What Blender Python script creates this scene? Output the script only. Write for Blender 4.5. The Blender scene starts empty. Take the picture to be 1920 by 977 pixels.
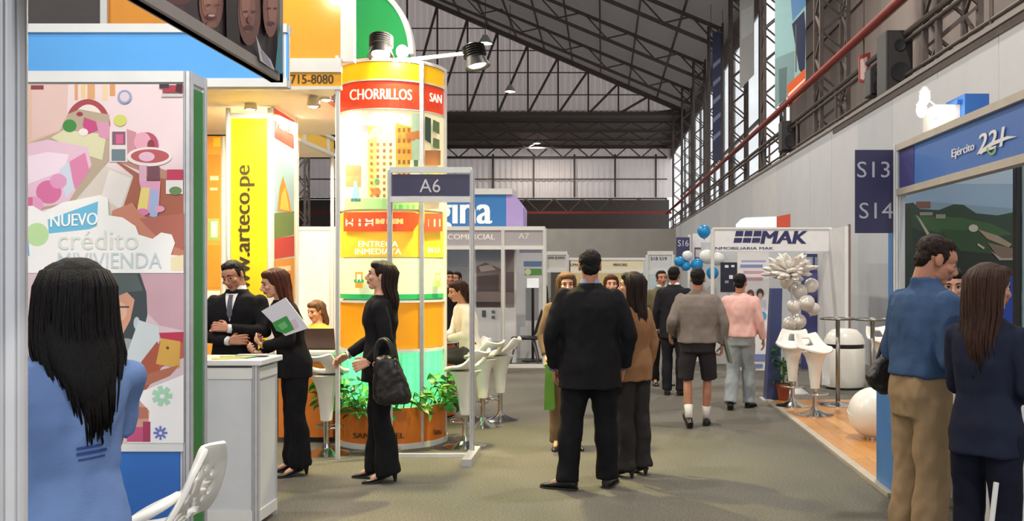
import bpy, bmesh, math, random
from mathutils import Vector, Matrix, noise
from mathutils.bvhtree import BVHTree
from mathutils.geometry import tessellate_polygon
random.seed(7)
PI = math.pi
SC = bpy.context.scene
COL = SC.collection
# ------------------------------------------------------------------ camera
F, PX, PY, CH = 1800.0, 1130.0, 510.0, 1.6      # focal length and vanishing point in photo pixels, eye height
cam_d = bpy.data.cameras.new('camera'); cam = bpy.data.objects.new('camera', cam_d); COL.objects.link(cam)
cam.location = (0, 0, CH); cam.rotation_euler = (PI/2, 0, 0)
cam_d.sensor_width = 36.0; cam_d.lens = F/1920*36.0
cam_d.shift_x = -(PX-960)/1920; cam_d.shift_y = (PY-488.5)/1920
cam_d.clip_end = 500
SC.camera = cam
# ------------------------------------------------------------------ sky, exposure
W = bpy.data.worlds.new('world'); SC.world = W; W.use_nodes = True
W.node_tree.nodes['Background'].inputs[0].default_value = (0.93, 0.97, 1.0, 1)
W.node_tree.nodes['Background'].inputs[1].default_value = 1.0
vs = SC.view_settings; vs.view_transform = 'Standard'; vs.look = 'None'; vs.exposure = 0.35; vs.gamma = 1.0
vs.use_curve_mapping = False

# ------------------------------------------------------------------ lamps of the hall (fixtures are built further down)
def light(name, kind, loc, power, color=(1,1,1), size=0.5, target=None, spot=None, blend=0.6):
    d = bpy.data.lights.new(name, kind); d.energy = power; d.color = color
    if kind == 'AREA': d.shape = 'DISK'; d.size = size
    else: d.shadow_soft_size = size
    if spot: d.spot_size = math.radians(spot); d.spot_blend = blend
    o = bpy.data.objects.new(name, d); COL.objects.link(o); o.location = loc
    if target is not None:
        o.rotation_euler = (Vector(target)-Vector(loc)).to_track_quat('-Z', 'Y').to_euler()
    return o
HALL_LAMPS = [(-5.5, y, 12.5) for y in (6, 19, 32, 45, 57, 80)] + [(3.0, y, 11.6) for y in (-4, 9, 22)] + [(-15, y, 12.5) for y in (6, 19, 32, 45, 57)]  # three hang in view, the rest are unseen, added to light the hall
for p in HALL_LAMPS:
    light('hall_lamp_light', 'AREA', (p[0], p[1], p[2]-0.28), 520, (1.0, 0.93, 0.82), 0.55)

# ------------------------------------------------------------------ helpers
def lin(c):
    c = c/255.0
    return c/12.92 if c <= 0.04045 else ((c+0.055)/1.055)**2.4
MATS = {}
def mat(name, rgb, rough=0.6, metal=0.0, var=0.06, scale=8.0, bump=0.0, bscale=60.0, emit=0.0, trans=0.0, stretch=(1,1,1), spec=0.5, alpha=1.0, sheen=0.0):
    if name in MATS: return MATS[name]
    m = bpy.data.materials.new(name); m.use_nodes = True
    nt = m.node_tree; b = nt.nodes['Principled BSDF']
    c = [lin(v) for v in rgb]
    tc = nt.nodes.new('ShaderNodeTexCoord'); mp = nt.nodes.new('ShaderNodeMapping'); mp.inputs['Scale'].default_value = stretch
    nt.links.new(tc.outputs['Object'], mp.inputs['Vector'])
    n = nt.nodes.new('ShaderNodeTexNoise'); n.inputs['Scale'].default_value = scale; n.inputs['Detail'].default_value = 3
    nt.links.new(mp.outputs[0], n.inputs['Vector'])
    r = nt.nodes.new('ShaderNodeValToRGB')
    r.color_ramp.elements[0].position = 0.3; r.color_ramp.elements[1].position = 0.7
    r.color_ramp.elements[0].color = [max(0, v*(1-var)) for v in c]+[1]
    r.color_ramp.elements[1].color = [min(1, v*(1+var)) for v in c]+[1]
    nt.links.new(n.outputs['Fac'], r.inputs['Fac']); nt.links.new(r.outputs['Color'], b.inputs['Base Color'])
    b.inputs['Roughness'].default_value = rough; b.inputs['Metallic'].default_value = metal
    b.inputs['Specular IOR Level'].default_value = spec
    if sheen: b.inputs['Sheen Weight'].default_value = sheen
    if emit:
        nt.links.new(r.outputs['Color'], b.inputs['Emission Color']); b.inputs['Emission Strength'].default_value = emit
    if trans: b.inputs['Transmission Weight'].default_value = trans
    if alpha < 1: b.inputs['Alpha'].default_value = alpha
    if bump:
        n2 = nt.nodes.new('ShaderNodeTexNoise'); n2.inputs['Scale'].default_value = bscale; n2.inputs['Detail'].default_value = 4
        nt.links.new(mp.outputs[0], n2.inputs['Vector'])
        bp = nt.nodes.new('ShaderNodeBump'); bp.inputs['Strength'].default_value = bump; bp.inputs['Distance'].default_value = 0.01
        nt.links.new(n2.outputs['Fac'], bp.inputs['Height']); nt.links.new(bp.outputs[0], b.inputs['Normal'])
    MATS[name] = m; return m
def sheet_mat(name, rgb, through, scale=0.6):                # translucent roofing sheet: daylight glows through it
    m = mat(name, rgb, 0.8, 0, 0.08, scale); nt = m.node_tree; out = nt.nodes['Material Output']; b = nt.nodes['Principled BSDF']
    t = nt.nodes.new('ShaderNodeBsdfTranslucent'); t.inputs[0].default_value = (through, through*0.89, through*0.86, 1)
    a = nt.nodes.new('ShaderNodeAddShader'); nt.links.new(b.outputs[0], a.inputs[0]); nt.links.new(t.outputs[0], a.inputs[1]); nt.links.new(a.outputs[0], out.inputs[0])
    return m
def ink(h, emit=0.0):                                       # printing ink / vinyl of one colour
    rgb = tuple(int(h[i:i+2], 16) for i in (0, 2, 4))
    return mat('ink_'+h+('_lit%d' % int(emit*100) if emit else ''), rgb, rough=0.45, var=0.03, scale=5, emit=emit)

class MB:
    def __init__(s): s.v = []; s.f = []; s.m = []
    def add(s, vs, fs, mi=0):
        o = len(s.v); s.v += [tuple(p) for p in vs]; s.f += [tuple(i+o for i in f) for f in fs]; s.m += [mi]*len(fs); return s
    def box(s, c, d, rot=None, mi=0):
        hx, hy, hz = d[0]/2, d[1]/2, d[2]/2
        P = [Vector((x, y, z)) for x in (-hx, hx) for y in (-hy, hy) for z in (-hz, hz)]
        if rot is not None: P = [rot @ p for p in P]
        c = Vector(c)
        return s.add([p+c for p in P], [(0,1,3,2),(4,6,7,5),(0,4,5,1),(2,3,7,6),(0,2,6,4),(1,5,7,3)], mi)
    def bb(s, x0, x1, y0, y1, z0, z1, mi=0):
        return s.box(((x0+x1)/2, (y0+y1)/2, (z0+z1)/2), (abs(x1-x0), abs(y1-y0), abs(z1-z0)), None, mi)
    def loft(s, rings, cap=True, mi=0, closed=True):
        n = len(rings[0]); vs = [p for r in rings for p in r]; fs = []
        for i in range(len(rings)-1):
            for j in range(n if closed else n-1):
                k = (j+1) % n
                fs.append((i*n+j, i*n+k, (i+1)*n+k, (i+1)*n+j))
        if cap and closed:
            fs.append(tuple(range(n))[::-1]); fs.append(tuple((len(rings)-1)*n+j for j in range(n)))
        return s.add(vs, fs, mi)
    def tube(s, pts, rad, n=10, cap=True, mi=0, flat=None):
        pts = [Vector(p) for p in pts]
        if not hasattr(rad, '__len__'): rad = [rad]*len(pts)
        rings = []; up = None
        for i, p in enumerate(pts):
            t = (pts[min(i+1, len(pts)-1)]-pts[max(i-1, 0)])
            t = t.normalized() if t.length > 1e-9 else Vector((0,0,1))
            if up is None:
                a = Vector((0,0,1)) if abs(t.z) < 0.9 else Vector((0,1,0))
                up = (a-t*a.dot(t)).normalized()
            else:
                up = up-t*up.dot(t)
                up = up.normalized() if up.length > 1e-6 else t.orthogonal().normalized()
            w = t.cross(up)
            rx, ry = (rad[i], rad[i]*(flat or 1))
            rings.append([p+w*(rx*math.cos(2*PI*k/n))+up*(ry*math.sin(2*PI*k/n)) for k in range(n)])
        return s.loft(rings, cap, mi)
    def capsules(s, pts, rad, n=12):
        s.tube(pts, rad, n)
        for p, r in zip(pts, rad): s.ell(p, (r, r, r), 10, 6)
        return s
    def ell(s, c, r, n=16, m=10, rot=None, mi=0):
        c = Vector(c); vs = []; fs = []
        for i in range(1, m):
            th = PI*i/m
            for j in range(n):
                ph = 2*PI*j/n
                p = Vector((r[0]*math.sin(th)*math.cos(ph), r[1]*math.sin(th)*math.sin(ph), r[2]*math.cos(th)))
                vs.append((rot @ p if rot is not None else p)+c)
        t = Vector((0,0,r[2])); b = -t
        if rot is not None: t = rot @ t; b = rot @ b
        vs += [t+c, b+c]; T = len(vs)-2
        for i in range(m-2):
            for j in range(n):
                k = (j+1) % n; fs.append((i*n+j, (i+1)*n+j, (i+1)*n+k, i*n+k))
        for j in range(n):
            k = (j+1) % n; fs.append((T, j, k)); fs.append((T+1, (m-2)*n+k, (m-2)*n+j))
        return s.add(vs, fs, mi)
    def lathe(s, prof, c=(0,0,0), n=32, mi=0, a0=0.0, a1=2*PI, cap=True):
        c = Vector(c); full = abs(a1-a0-2*PI) < 1e-6
        rings = [[c+Vector((r*math.cos(a0+(a1-a0)*j/(n if full else n-1)), r*math.sin(a0+(a1-a0)*j/(n if full else n-1)), z)) for j in range(n)] for r, z in prof]
        return s.loft(rings, cap and full, mi, closed=full)
    def prism(s, poly, fn, t0, t1, mi=0):                   # poly 2D points, fn(u, v, t) -> point
        n = len(poly)
        vs = [fn(u, v, t0) for u, v in poly]+[fn(u, v, t1) for u, v in poly]
        fs = [tuple(range(n))[::-1], tuple(range(n, 2*n))]+[(i, (i+1) % n, n+(i+1) % n, n+i) for i in range(n)]
        return s.add(vs, fs, mi)
    def mesh(s, name, fix=True):
        me = bpy.data.meshes.new(name); me.from_pydata([tuple(p) for p in s.v], [], s.f)
        me.polygons.foreach_set('material_index', s.m)
        if fix:
            bm = bmesh.new(); bm.from_mesh(me); bmesh.ops.recalc_face_normals(bm, faces=bm.faces); bm.to_mesh(me); bm.free()
        me.update(); return me
def link(name, me, mats, parent=None, smooth=False, bevel=0.0, local=False):
    me.name = name
    o = bpy.data.objects.new(name, me); COL.objects.link(o)
    if not isinstance(mats, (list, tuple)): mats = [mats]
    for m in mats: me.materials.append(m)
    if smooth:
        me.polygons.foreach_set('use_smooth', [True]*len(me.polygons))
        if smooth is not True: me.set_sharp_from_angle(angle=math.radians(smooth))
    if parent is not None:
        o.parent = parent
        if not local: o.matrix_parent_inverse = root_matrix(parent).inverted()
    if bevel:
        b = o.modifiers.new('bevel', 'BEVEL'); b.width = bevel; b.segments = 2; b.limit_method = 'ANGLE'
    return o
def root_matrix(o):
    m = o.matrix_basis.copy()
    if o.parent: m = root_matrix(o.parent) @ o.matrix_parent_inverse @ m
    return m
def obj(name, mb, mats, parent=None, smooth=False, bevel=0.0, local=False):
    return link(name, mb.mesh(name), mats, parent, smooth, bevel, local)
def tag(o, label=None, cat=None, group=None, kind=None):
    if label: o['label'] = label
    if cat: o['category'] = cat
    if group: o['group'] = group
    if kind: o['kind'] = kind
    return o
def thing(name, label, cat, loc=(0,0,0), rotz=0.0, group=None, kind=None):
    o = bpy.data.objects.new(name, None); COL.objects.link(o); o.empty_display_size = 0.1
    o.location = loc; o.rotation_euler = (0, 0, rotz)
    return tag(o, label, cat, group, kind)
def dup(root, loc=None, rotz=None, label=None, group=None):
    r = root.copy(); COL.objects.link(r)
    if loc is not None: r.location = loc
    if rotz is not None: r.rotation_euler = (0, 0, rotz)
    if label: r['label'] = label
    if group: r['group'] = group
    for ch in list(root.children):
        c = ch.copy(); COL.objects.link(c); c.parent = r
        for g in list(ch.children):
            d = g.copy(); COL.objects.link(d); d.parent = c
    return r
def at(px, py, Y): return Vector(((px-PX)*Y/F, Y, CH+(PY-py)*Y/F))
# planes on which photographs' print positions are worked out: (px, py, offset towards the viewer) -> point
def planeY(Y): return lambda x, y, o=0.0: at(x, y, Y)+Vector((0, -o, 0))
def planeX(X):
    sg = -1.0 if X > 0 else 1.0
    return lambda x, y, o=0.0: at(x, y, X*F/(x-PX))+Vector((sg*o, 0, 0))
def cylmap(cx, cy, r):
    def fn(x, y, o=0.0):
        dx = (x-PX)/F; R = r+o
        a = dx*dx+1; b = -2*(dx*cx+cy); c = cx*cx+cy*cy-R*R
        disc = b*b-4*a*c
        Y = (-b-math.sqrt(disc))/(2*a) if disc > 0 else -b/(2*a)
        return at(x, y, Y)
    return fn
def split_tri(t, L, out):
    a, b, c = t
    e = [((a[0]-b[0])**2+(a[1]-b[1])**2, 0), ((b[0]-c[0])**2+(b[1]-c[1])**2, 1), ((c[0]-a[0])**2+(c[1]-a[1])**2, 2)]
    m = max(e)
    if m[0] <= L*L: out.append(t); return
    P = [a, b, c]; i = m[1]; p, q, r = P[i], P[(i+1) % 3], P[(i+2) % 3]
    h = ((p[0]+q[0])/2, (p[1]+q[1])/2)
    split_tri((p, h, r), L, out); split_tri((h, q, r), L, out)
def poly_mb(mb, fn, poly, off, mi, maxlen=None):
    if maxlen is None:
        mb.add([fn(x, y, off) for x, y in poly], [tuple(range(len(poly)))], mi); return
    tris = tessellate_polygon([[Vector((x, y, 0)) for x, y in poly]]); out = []
    for t in tris: split_tri(tuple(poly[i] for i in t), maxlen, out)
    for t in out: mb.add([fn(x, y, off) for x, y in t], [(0, 1, 2)], mi)
def R4(x0, y0, x1, y1): return [(x0, y0), (x1, y0), (x1, y1), (x0, y1)]
def ELL(cx, cy, rx, ry, n=18, a0=0, a1=360): return [(cx+rx*math.cos(math.radians(a0+(a1-a0)*i/(n if a1-a0 == 360 else n-1))), cy+ry*math.sin(math.radians(a0+(a1-a0)*i/(n if a1-a0 == 360 else n-1)))) for i in range(n)]
def printed(parent, fn, shapes, name='printed_picture', step=0.0006, base=0.001, maxlen=None, emit=0.0):
    if len(shapes) <= 14 and maxlen is None:
        for i, (c, poly) in enumerate(shapes):
            m1 = MB(); poly_mb(m1, fn, poly, base+i*step, 0); o = link('print_patch', m1.mesh('print_patch', False), ink(c, emit), parent)
        return o
    cols = []; mb = MB()
    for i, (c, poly) in enumerate(shapes):
        if c not in cols: cols.append(c)
        poly_mb(mb, fn, poly, base+i*step, cols.index(c), maxlen)
    return link(name, mb.mesh(name, False), [ink(c, emit) for c in cols], parent)
TMP = bpy.data.scenes.new('bench')                           # small bench scene where modifiers and text are turned into meshes
def evaluated(o):
    TMP.collection.objects.link(o); vl = TMP.view_layers[0]; vl.update()
    me = bpy.data.meshes.new_from_object(o.evaluated_get(vl.depsgraph)); TMP.collection.objects.unlink(o)
    return me
def text_mesh(s, bold=0.0, shear=0.0, spacing=1.0):
    cu = bpy.data.curves.new('t', 'FONT'); cu.body = s; cu.offset = bold; cu.shear = shear; cu.space_character = spacing; cu.resolution_u = 3
    o = bpy.data.objects.new('t', cu)
    me = evaluated(o)
    bpy.data.objects.remove(o); bpy.data.curves.remove(cu)
    return me
def text_px(parent, s, fn, box, m, off=0.004, bold=0.0, shear=0.0, rot=0, slope=0.0, curve=0.0, name='lettering', spacing=1.0):
    """lettering fitted into a box on the surface fn; rot=90 reads upwards"""
    me = text_mesh(s, 0.0, shear, spacing); fatpx = bold*60*min(abs(box[3]-box[1]), abs(box[2]-box[0]))/24
    xs = [v.co.x for v in me.vertices]; ys = [v.co.y for v in me.vertices]
    x0, x1, y0, y1 = min(xs), max(xs), min(ys), max(ys)
    bx0, by0, bx1, by1 = box
    mb = MB(); faces = [tuple(p.vertices) for p in me.polygons]
    for sh in ((-fatpx, fatpx) if fatpx else (0,)):
        pts = []
        for v in me.vertices:
            u = (v.co.x-x0)/(x1-x0); w = (v.co.y-y0)/(y1-y0)
            if rot == 90: px = bx0+(bx1-bx0)*(1-w); py = by1-(by1-by0)*u+sh
            else: px = bx0+(bx1-bx0)*u+sh; py = by1-(by1-by0)*w
            py += slope*(px-(bx0+bx1)/2)+curve*(1-(2*(px-bx0)/(bx1-bx0)-1)**2)
            pts.append(fn(px, py, off+(0.0004 if sh > 0 else 0)))
        mb.add(pts, faces)
    bpy.data.meshes.remove(me); me = mb.mesh(name, False)
    return link(name, me, m, parent)
def remesh(mb, voxel, smooth=3, disp=0.0, dscale=(14, 14, 6), seed=0.0):
    me = mb.mesh('tmp'); o = bpy.data.objects.new('tmp', me)
    r = o.modifiers.new('r', 'REMESH'); r.mode = 'VOXEL'; r.voxel_size = voxel
    if smooth:
        sm = o.modifiers.new('s', 'SMOOTH'); sm.factor = 0.5; sm.iterations = smooth
    out = evaluated(o)
    bpy.data.objects.remove(o); bpy.data.meshes.remove(me)
    if disp:
        nr = [n.vector.copy() for n in out.vertex_normals]
        for v, n in zip(out.vertices, nr):
            p = Vector((v.co.x*dscale[0]+seed, v.co.y*dscale[1], v.co.z*dscale[2]))
            v.co = v.co+n*disp*(noise.noise(p)+0.5*noise.noise(p*2.3))
    return out
def add_mesh(mb, me, mi=0, M=None):
    vs = [(M @ v.co) if M is not None else v.co.copy() for v in me.vertices]
    mb.add(vs, [tuple(p.vertices) for p in me.polygons], mi)

# ------------------------------------------------------------------ shared materials
M_ALU = mat('aluminium_profile', (196, 196, 200), 0.4, 0.35, 0.05, 20)
M_WHITEP = mat('white_profile', (222, 222, 220), 0.4, 0.0, 0.03)
M_WHITE = mat('white_laminate', (226, 226, 228), 0.45, 0, 0.03)
M_PLASTIC = mat('white_plastic', (238, 236, 230), 0.28, 0, 0.02)
M_CHROME = mat('chrome', (205, 205, 205), 0.12, 1.0, 0.03)
M_STEEL = mat('painted_steel_grey', (92, 82, 78), 0.6, 0.2, 0.15, 6)
M_DARK = mat('black_plastic', (19, 18, 20), 0.45, 0, 0.1)
M_PANEL = mat('grey_partition_panel', (200, 202, 206), 0.55, 0, 0.04, 2)
# ================================================================== THE HALL
def struct(name, mb, m, parent=None, **k):
    o = obj(name, mb, m, parent, **k)
    if parent is None: o['kind'] = 'structure'
    return o
# carpet with worn seams and mottling
def carpet():
    m = bpy.data.materials.new('grey_carpet'); m.use_nodes = True; nt = m.node_tree; b = nt.nodes['Principled BSDF']
    tc = nt.nodes.new('ShaderNodeTexCoord')
    n1 = nt.nodes.new('ShaderNodeTexNoise'); n1.inputs['Scale'].default_value = 0.45; n1.inputs['Detail'].default_value = 3
    n2 = nt.nodes.new('ShaderNodeTexNoise'); n2.inputs['Scale'].default_value = 70; n2.inputs['Detail'].default_value = 3
    for n in (n1, n2): nt.links.new(tc.outputs['Object'], n.inputs['Vector'])
    r1 = nt.nodes.new('ShaderNodeValToRGB'); r1.color_ramp.elements[0].position = 0.35; r1.color_ramp.elements[1].position = 0.65
    r1.color_ramp.elements[0].color = (lin(92), lin(91), lin(86), 1); r1.color_ramp.elements[1].color = (lin(106), lin(101), lin(91), 1)
    nt.links.new(n1.outputs['Fac'], r1.inputs['Fac'])
    r2 = nt.nodes.new('ShaderNodeValToRGB'); r2.color_ramp.elements[0].position = 0.3; r2.color_ramp.elements[1].position = 0.7
    r2.color_ramp.elements[0].color = (0.6, 0.6, 0.6, 1); r2.color_ramp.elements[1].color = (1.3, 1.3, 1.3, 1)
    nt.links.new(n2.outputs['Fac'], r2.inputs['Fac'])
    mx = nt.nodes.new('ShaderNodeMix'); mx.data_type = 'RGBA'; mx.blend_type = 'MULTIPLY'; mx.inputs['Factor'].default_value = 1
    nt.links.new(r1.outputs['Color'], mx.inputs[6]); nt.links.new(r2.outputs['Color'], mx.inputs[7])
    nt.links.new(mx.outputs[2], b.inputs['Base Color'])
    b.inputs['Roughness'].default_value = 0.8; b.inputs['Specular IOR Level'].default_value = 0.3
    bp = nt.nodes.new('ShaderNodeBump'); bp.inputs['Strength'].default_value = 0.5; bp.inputs['Distance'].default_value = 0.004
    nt.links.new(n2.outputs['Fac'], bp.inputs['Height']); nt.links.new(bp.outputs[0], b.inputs['Normal'])
    return m
struct('floor', MB().bb(-36, 12, -14, 96, -0.1, 0.0), carpet())

M_ROOF = sheet_mat('roof_sheet', (114, 100, 94), 0.058)  # roof translucency added to fill the hall with soft top light
M_CORR = sheet_mat('corrugated_wall_sheet', (196, 188, 186), 0.45)
M_GABLE = sheet_mat('corrugated_gable_sheet', (160, 144, 140), 0.3)
M_CORR2 = mat('corrugated_grey_sheet', (132, 120, 116), 0.7, 0.0, 0.08, 0.5)
M_DKCEIL = mat('dark_canopy_sheet', (104, 92, 84), 0.8, 0, 0.1, 1)
M_REDPIPE = mat('red_painted_pipe', (150, 52, 42), 0.5, 0, 0.1)
M_PLASTER = mat('grey_plaster', (168, 164, 158), 0.8, 0, 0.06, 1.2)
EX, EZ, RX, SL = 5.7, 12.95, -15.0, 0.43
RZ = EZ+(EX-RX)*SL
GY = 66.8                                                     # gable frame
def roofz(x): return EZ+(EX-x)*SL if x > RX else RZ-(RX-x)*SL
# roof: two slopes, thick
mb = MB()
for (xa, xb) in ((EX+0.5, RX), (RX, -36.0)):
    za, zb = roofz(xa), roofz(xb)
    mb.add([(xa, -14, za), (xb, -14, zb), (xb, GY+0.6, zb), (xa, GY+0.6, za)], [(0,1,2,3)])
ceiling = struct('ceiling', mb, M_ROOF)
BAR = MB().box((0, 0, 0), (1, 1, 1)).mesh('bar'); BAR.materials.append(M_STEEL)
def bar(name, a, b, w, parent, h=None):
    """one straight steel member between two points, sharing one mesh"""
    a, b = Vector(a), Vector(b); o = bpy.data.objects.new(name, BAR); COL.objects.link(o)
    d = b-a; o.location = (a+b)/2; o.rotation_euler = d.to_track_quat('Z', 'Y').to_euler(); o.scale = (w, h or w, d.length)
    if parent is not None: o.parent = parent; o.matrix_parent_inverse = root_matrix(parent).inverted()
    return o
for i in range(1, 11):                                        # purlins of the slope in view
    x = EX-i*1.95; z = roofz(x)-0.09
    bar('purlin', (x, -12, z), (x, GY, z), 0.09, ceiling, 0.14)
COLY = [6.8+7.5*k for k in range(9)]                          # frames 6.8 .. 66.8
def flat_bar(mb, a, b, w):
    a, b = Vector(a), Vector(b); d = b-a; q = d.to_track_quat('Z', 'Y').to_matrix()
    mb.box((a+b)/2, (w, w, d.length), q)
for Y in COLY[4:-1]:
    m = MB(); n = 16
    top = [Vector((EX-0.3-(EX-RX)*i/n, Y, roofz(EX-0.3-(EX-RX)*i/n)-0.25)) for i in range(n+1)]
    bot = [p-Vector((0, 0, 0.85)) for p in top]
    flat_bar(m, top[0], top[-1], 0.16); flat_bar(m, bot[0], bot[-1], 0.16)
    tr = obj('roof_truss', m, M_STEEL, ceiling)
    for i in range(n):
        bar('brace', top[i] if i % 2 else bot[i], bot[i+1] if i % 2 else top[i+1], 0.075, tr)
# the gable frame with its fan of braces, corrugated infill behind
m = MB(); flat_bar(m, (EX, GY, 12.6), (-36, GY, 12.6), 0.24); flat_bar(m, (EX, GY, EZ-0.2), (RX, GY, RZ-0.2), 0.3)
gt = obj('gable_truss', m, M_STEEL, ceiling)
xs = [EX-0.4-2.1*i for i in range(10)]
for i, x in enumerate(xs):
    bar('post', (x, GY, 12.6), (x, GY, roofz(x)-0.2), 0.12, gt)
    if i+1 < len(xs): bar('brace', (xs[i+1], GY, 12.6), (x, GY, roofz(x)-0.2), 0.15, gt)
def corrugated(x0, x1, Y, zlo, zhi, pitch, depth):            # zlo / zhi may be functions of x
    m = MB(); n = int(abs(x1-x0)/pitch*2); V = []; Fc = []
    for i in range(n+1):
        x = x0+(x1-x0)*i/n
        for k in range(2):
            y = Y+(depth if (i % 2) else 0.0); xx = x+(pitch*0.16 if k else -pitch*0.16)
            V += [(xx, y, zlo(xx) if callable(zlo) else zlo), (xx, y, zhi(xx) if callable(zhi) else zhi)]
    for i in range((n+1)*2-1): Fc.append((2*i, 2*i+2, 2*i+3, 2*i+1))
    return m.add(V, Fc)
struct('wall_gable', corrugated(-34, EX+0.5, GY+0.5, 12.6, lambda x: roofz(x)+0.1, 0.42, 0.09), M_GABLE)
for k in range(4):
    z = 14.0+1.55*k; bar('girt', (EX, GY+0.4, z), (-30, GY+0.4, z), 0.07, bpy.data.objects['wall_gable'])
# lower rear bay: dark flat canopy with lattice joists, corrugated end wall
BY = 85.0
canopy = struct('ceiling_rear_bay', MB().bb(-34, EX+0.6, GY+0.6, BY+8, 12.75, 12.95), M_DKCEIL)
for Y in (70.5, 75.3, 80.1):
    m = MB(); flat_bar(m, (EX, Y, 12.6), (-30, Y, 12.6), 0.14); flat_bar(m, (EX, Y, 11.95), (-30, Y, 11.95), 0.12)
    j = obj('lattice_joist', m, M_STEEL, canopy)
    for i in range(14):
        x = EX-1.2*i; bar('brace', (x, Y, 12.6 if i % 2 else 11.95), (x-1.2, Y, 11.95 if i % 2 else 12.6), 0.08, j)
wb = struct('wall_back', corrugated(-30, EX+0.6, BY, 8.2, 12.8, 0.5, 0.1), M_CORR)
m = MB(); flat_bar(m, (EX, BY-0.3, 12.7), (-28, BY-0.3, 12.7), 0.2); flat_bar(m, (EX, BY-0.3, 11.7), (-28, BY-0.3, 11.7), 0.2)
gd = obj('wall_girder', m, M_STEEL, wb)
for i in range(18):
    x = EX-1.15*i; bar('brace', (x, BY-0.3, 12.7 if i % 2 else 11.7), (x-1.15, BY-0.3, 11.7 if i % 2 else 12.7), 0.1, gd)
bar('girt', (EX, BY-0.2, 9.8), (-28, BY-0.2, 9.8), 0.1, wb)
for i in range(5): bar('post', (EX-1-3.6*i, BY-0.15, 8.2), (EX-1-3.6*i, BY-0.15, 12.0), 0.16, wb)
# recess under the end wall: lattice girder, red beam, dim back and pale wall below
struct('wall_recess', MB().bb(-36, EX+0.6, BY+6, BY+6.2, 0, 8.45), M_STEEL)
struct('wall_left', MB().bb(-36.2, -36, -14, BY+6, 0, 14.5), M_CORR2)
struct('wall_left_end', MB().bb(-36, -29.9, BY, BY+0.2, 0, 13), M_CORR2)
rb = struct('trim_1', MB().bb(-28, EX+0.4, BY-0.1, BY+0.15, 6.75, 6.95), M_REDPIPE)
m = MB(); flat_bar(m, (EX, BY, 8.1), (-28, BY, 8.1), 0.16)
rg = obj('recess_girder', m, M_STEEL, rb)
for i in range(15):
    x = EX-1.25*i; bar('brace', (x, BY, 6.85 if i % 2 else 8.1), (x-1.25, BY, 8.1 if i % 2 else 6.85), 0.09, rg)
struct('wall_back_lower', MB().bb(-30, EX, 60, 60.2, 0, 4.3), M_PLASTER)
# right side: grey partition of single panels with a steel cap rail, lattice columns and glazed facade behind it
WX, WZ = 4.6, 4.43
wr = struct('wall_right', MB().bb(WX+0.03, WX+0.07, 2.0, 71, 0, WZ-0.02), M_STEEL)
PANM = [mat('partition_panel_%d' % k, c, 0.5, 0, 0.03, 1.5) for k, c in enumerate([(206, 208, 213), (196, 199, 205), (214, 215, 217)])]
pm = {}
for k in range(34):
    w = 2.02; y = 3.0+k*w; tone = random.choice((0, 0, 1, 2))
    if tone not in pm:
        pm[tone] = MB().bb(-0.03, 0.03, 0.008, w-0.008, 0.0, WZ).mesh('panel'); pm[tone].materials.append(PANM[tone])
    o = bpy.data.objects.new('panel', pm[tone]); COL.objects.link(o); o.location = (WX, y, 0); o.parent = wr
cr = obj('cap_rail', MB().bb(WX-0.07, WX+0.1, 3, 71, WZ, WZ+0.06), mat('rail_grey', (150, 144, 140), 0.5, 0.3), wr)
obj('lower_rail', MB().bb(WX-0.05, WX+0.09, 3, 19.0, WZ-0.1, WZ-0.0), M_STEEL, wr)

def lattice_column(x, y, h, w, label, group=None, z0=0.0, zz=0.5):
    t = thing('lattice_column', label, 'column', (x, y, z0), 0, group)
    c = MB()
    for sx in (-1, 1):
        for sy in (-1, 1):
            obj('chord', MB().box((x+sx*w/2, y+sy*w/2, z0+h/2), (0.085, 0.085, h)), M_STEEL, t)
    b = MB(); n = int(h/zz)
    for i in range(n):
        za, zb = z0+i*h/n, z0+(i+1)*h/n; s = 1 if i % 2 else -1
        for a in (-1, 1):
            flat_bar(b, (x+s*w/2, y+a*w/2, za), (x-s*w/2, y+a*w/2, zb), 0.045)
            flat_bar(b, (x+a*w/2, y+s*w/2, za), (x+a*w/2, y-s*w/2, zb), 0.045)
    tag(obj('lattice_bracing', b, M_STEEL, t), kind='stuff')
    return t
ordn = ['first', 'second', 'third', 'fourth', 'fifth', 'sixth', 'seventh', 'eighth']
for k, Y in enumerate(COLY[1:]):
    lattice_column(5.2, Y, 13.0, 0.6, 'steel lattice column behind the grey right wall, %s counted from the near end' % ordn[k], 'lattice columns along the right wall')
lattice_column(-12.6, 40, 16, 0.55, 'dark steel lattice column far behind the white wall of the yellow booth', zz=0.7)
# outer facade: sheeted near the camera, tall glazing further back
fac = struct('wall_facade', MB().bb(7.3, 7.4, 2, 37.5, 0, 13.5).bb(6.0, 6.1, 36.8, BY+6, 0, 4.2).bb(6.0, 6.1, 36.8, BY+6, 11.6, 13.2), M_CORR2)
for k in range(8): obj('sheet_rib', MB().bb(7.22, 7.3, 2, 37.5, 5.0+k*1.05, 5.08+k*1.05), M_CORR2, fac)
M_GLASS = mat('facade_glass', (225, 232, 236), 0.1, 0, 0.02, trans=1.0, alpha=0.25)
wi = 1
for Y in COLY[4:]:
    wn = tag(obj('window_%d' % wi, MB().bb(6.03, 6.07, Y, Y+7.4, 4.2, 11.6), M_GLASS), kind='structure'); wi += 1
    fr = MB()
    obj('window_frame', fr.bb(5.98, 6.12, Y-0.06, Y+0.06, 4.2, 11.6).bb(5.98, 6.12, Y, Y+7.4, 7.4, 7.5).bb(5.98, 6.12, Y+3.7, Y+3.76, 4.2, 11.6), M_STEEL, wn)

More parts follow.
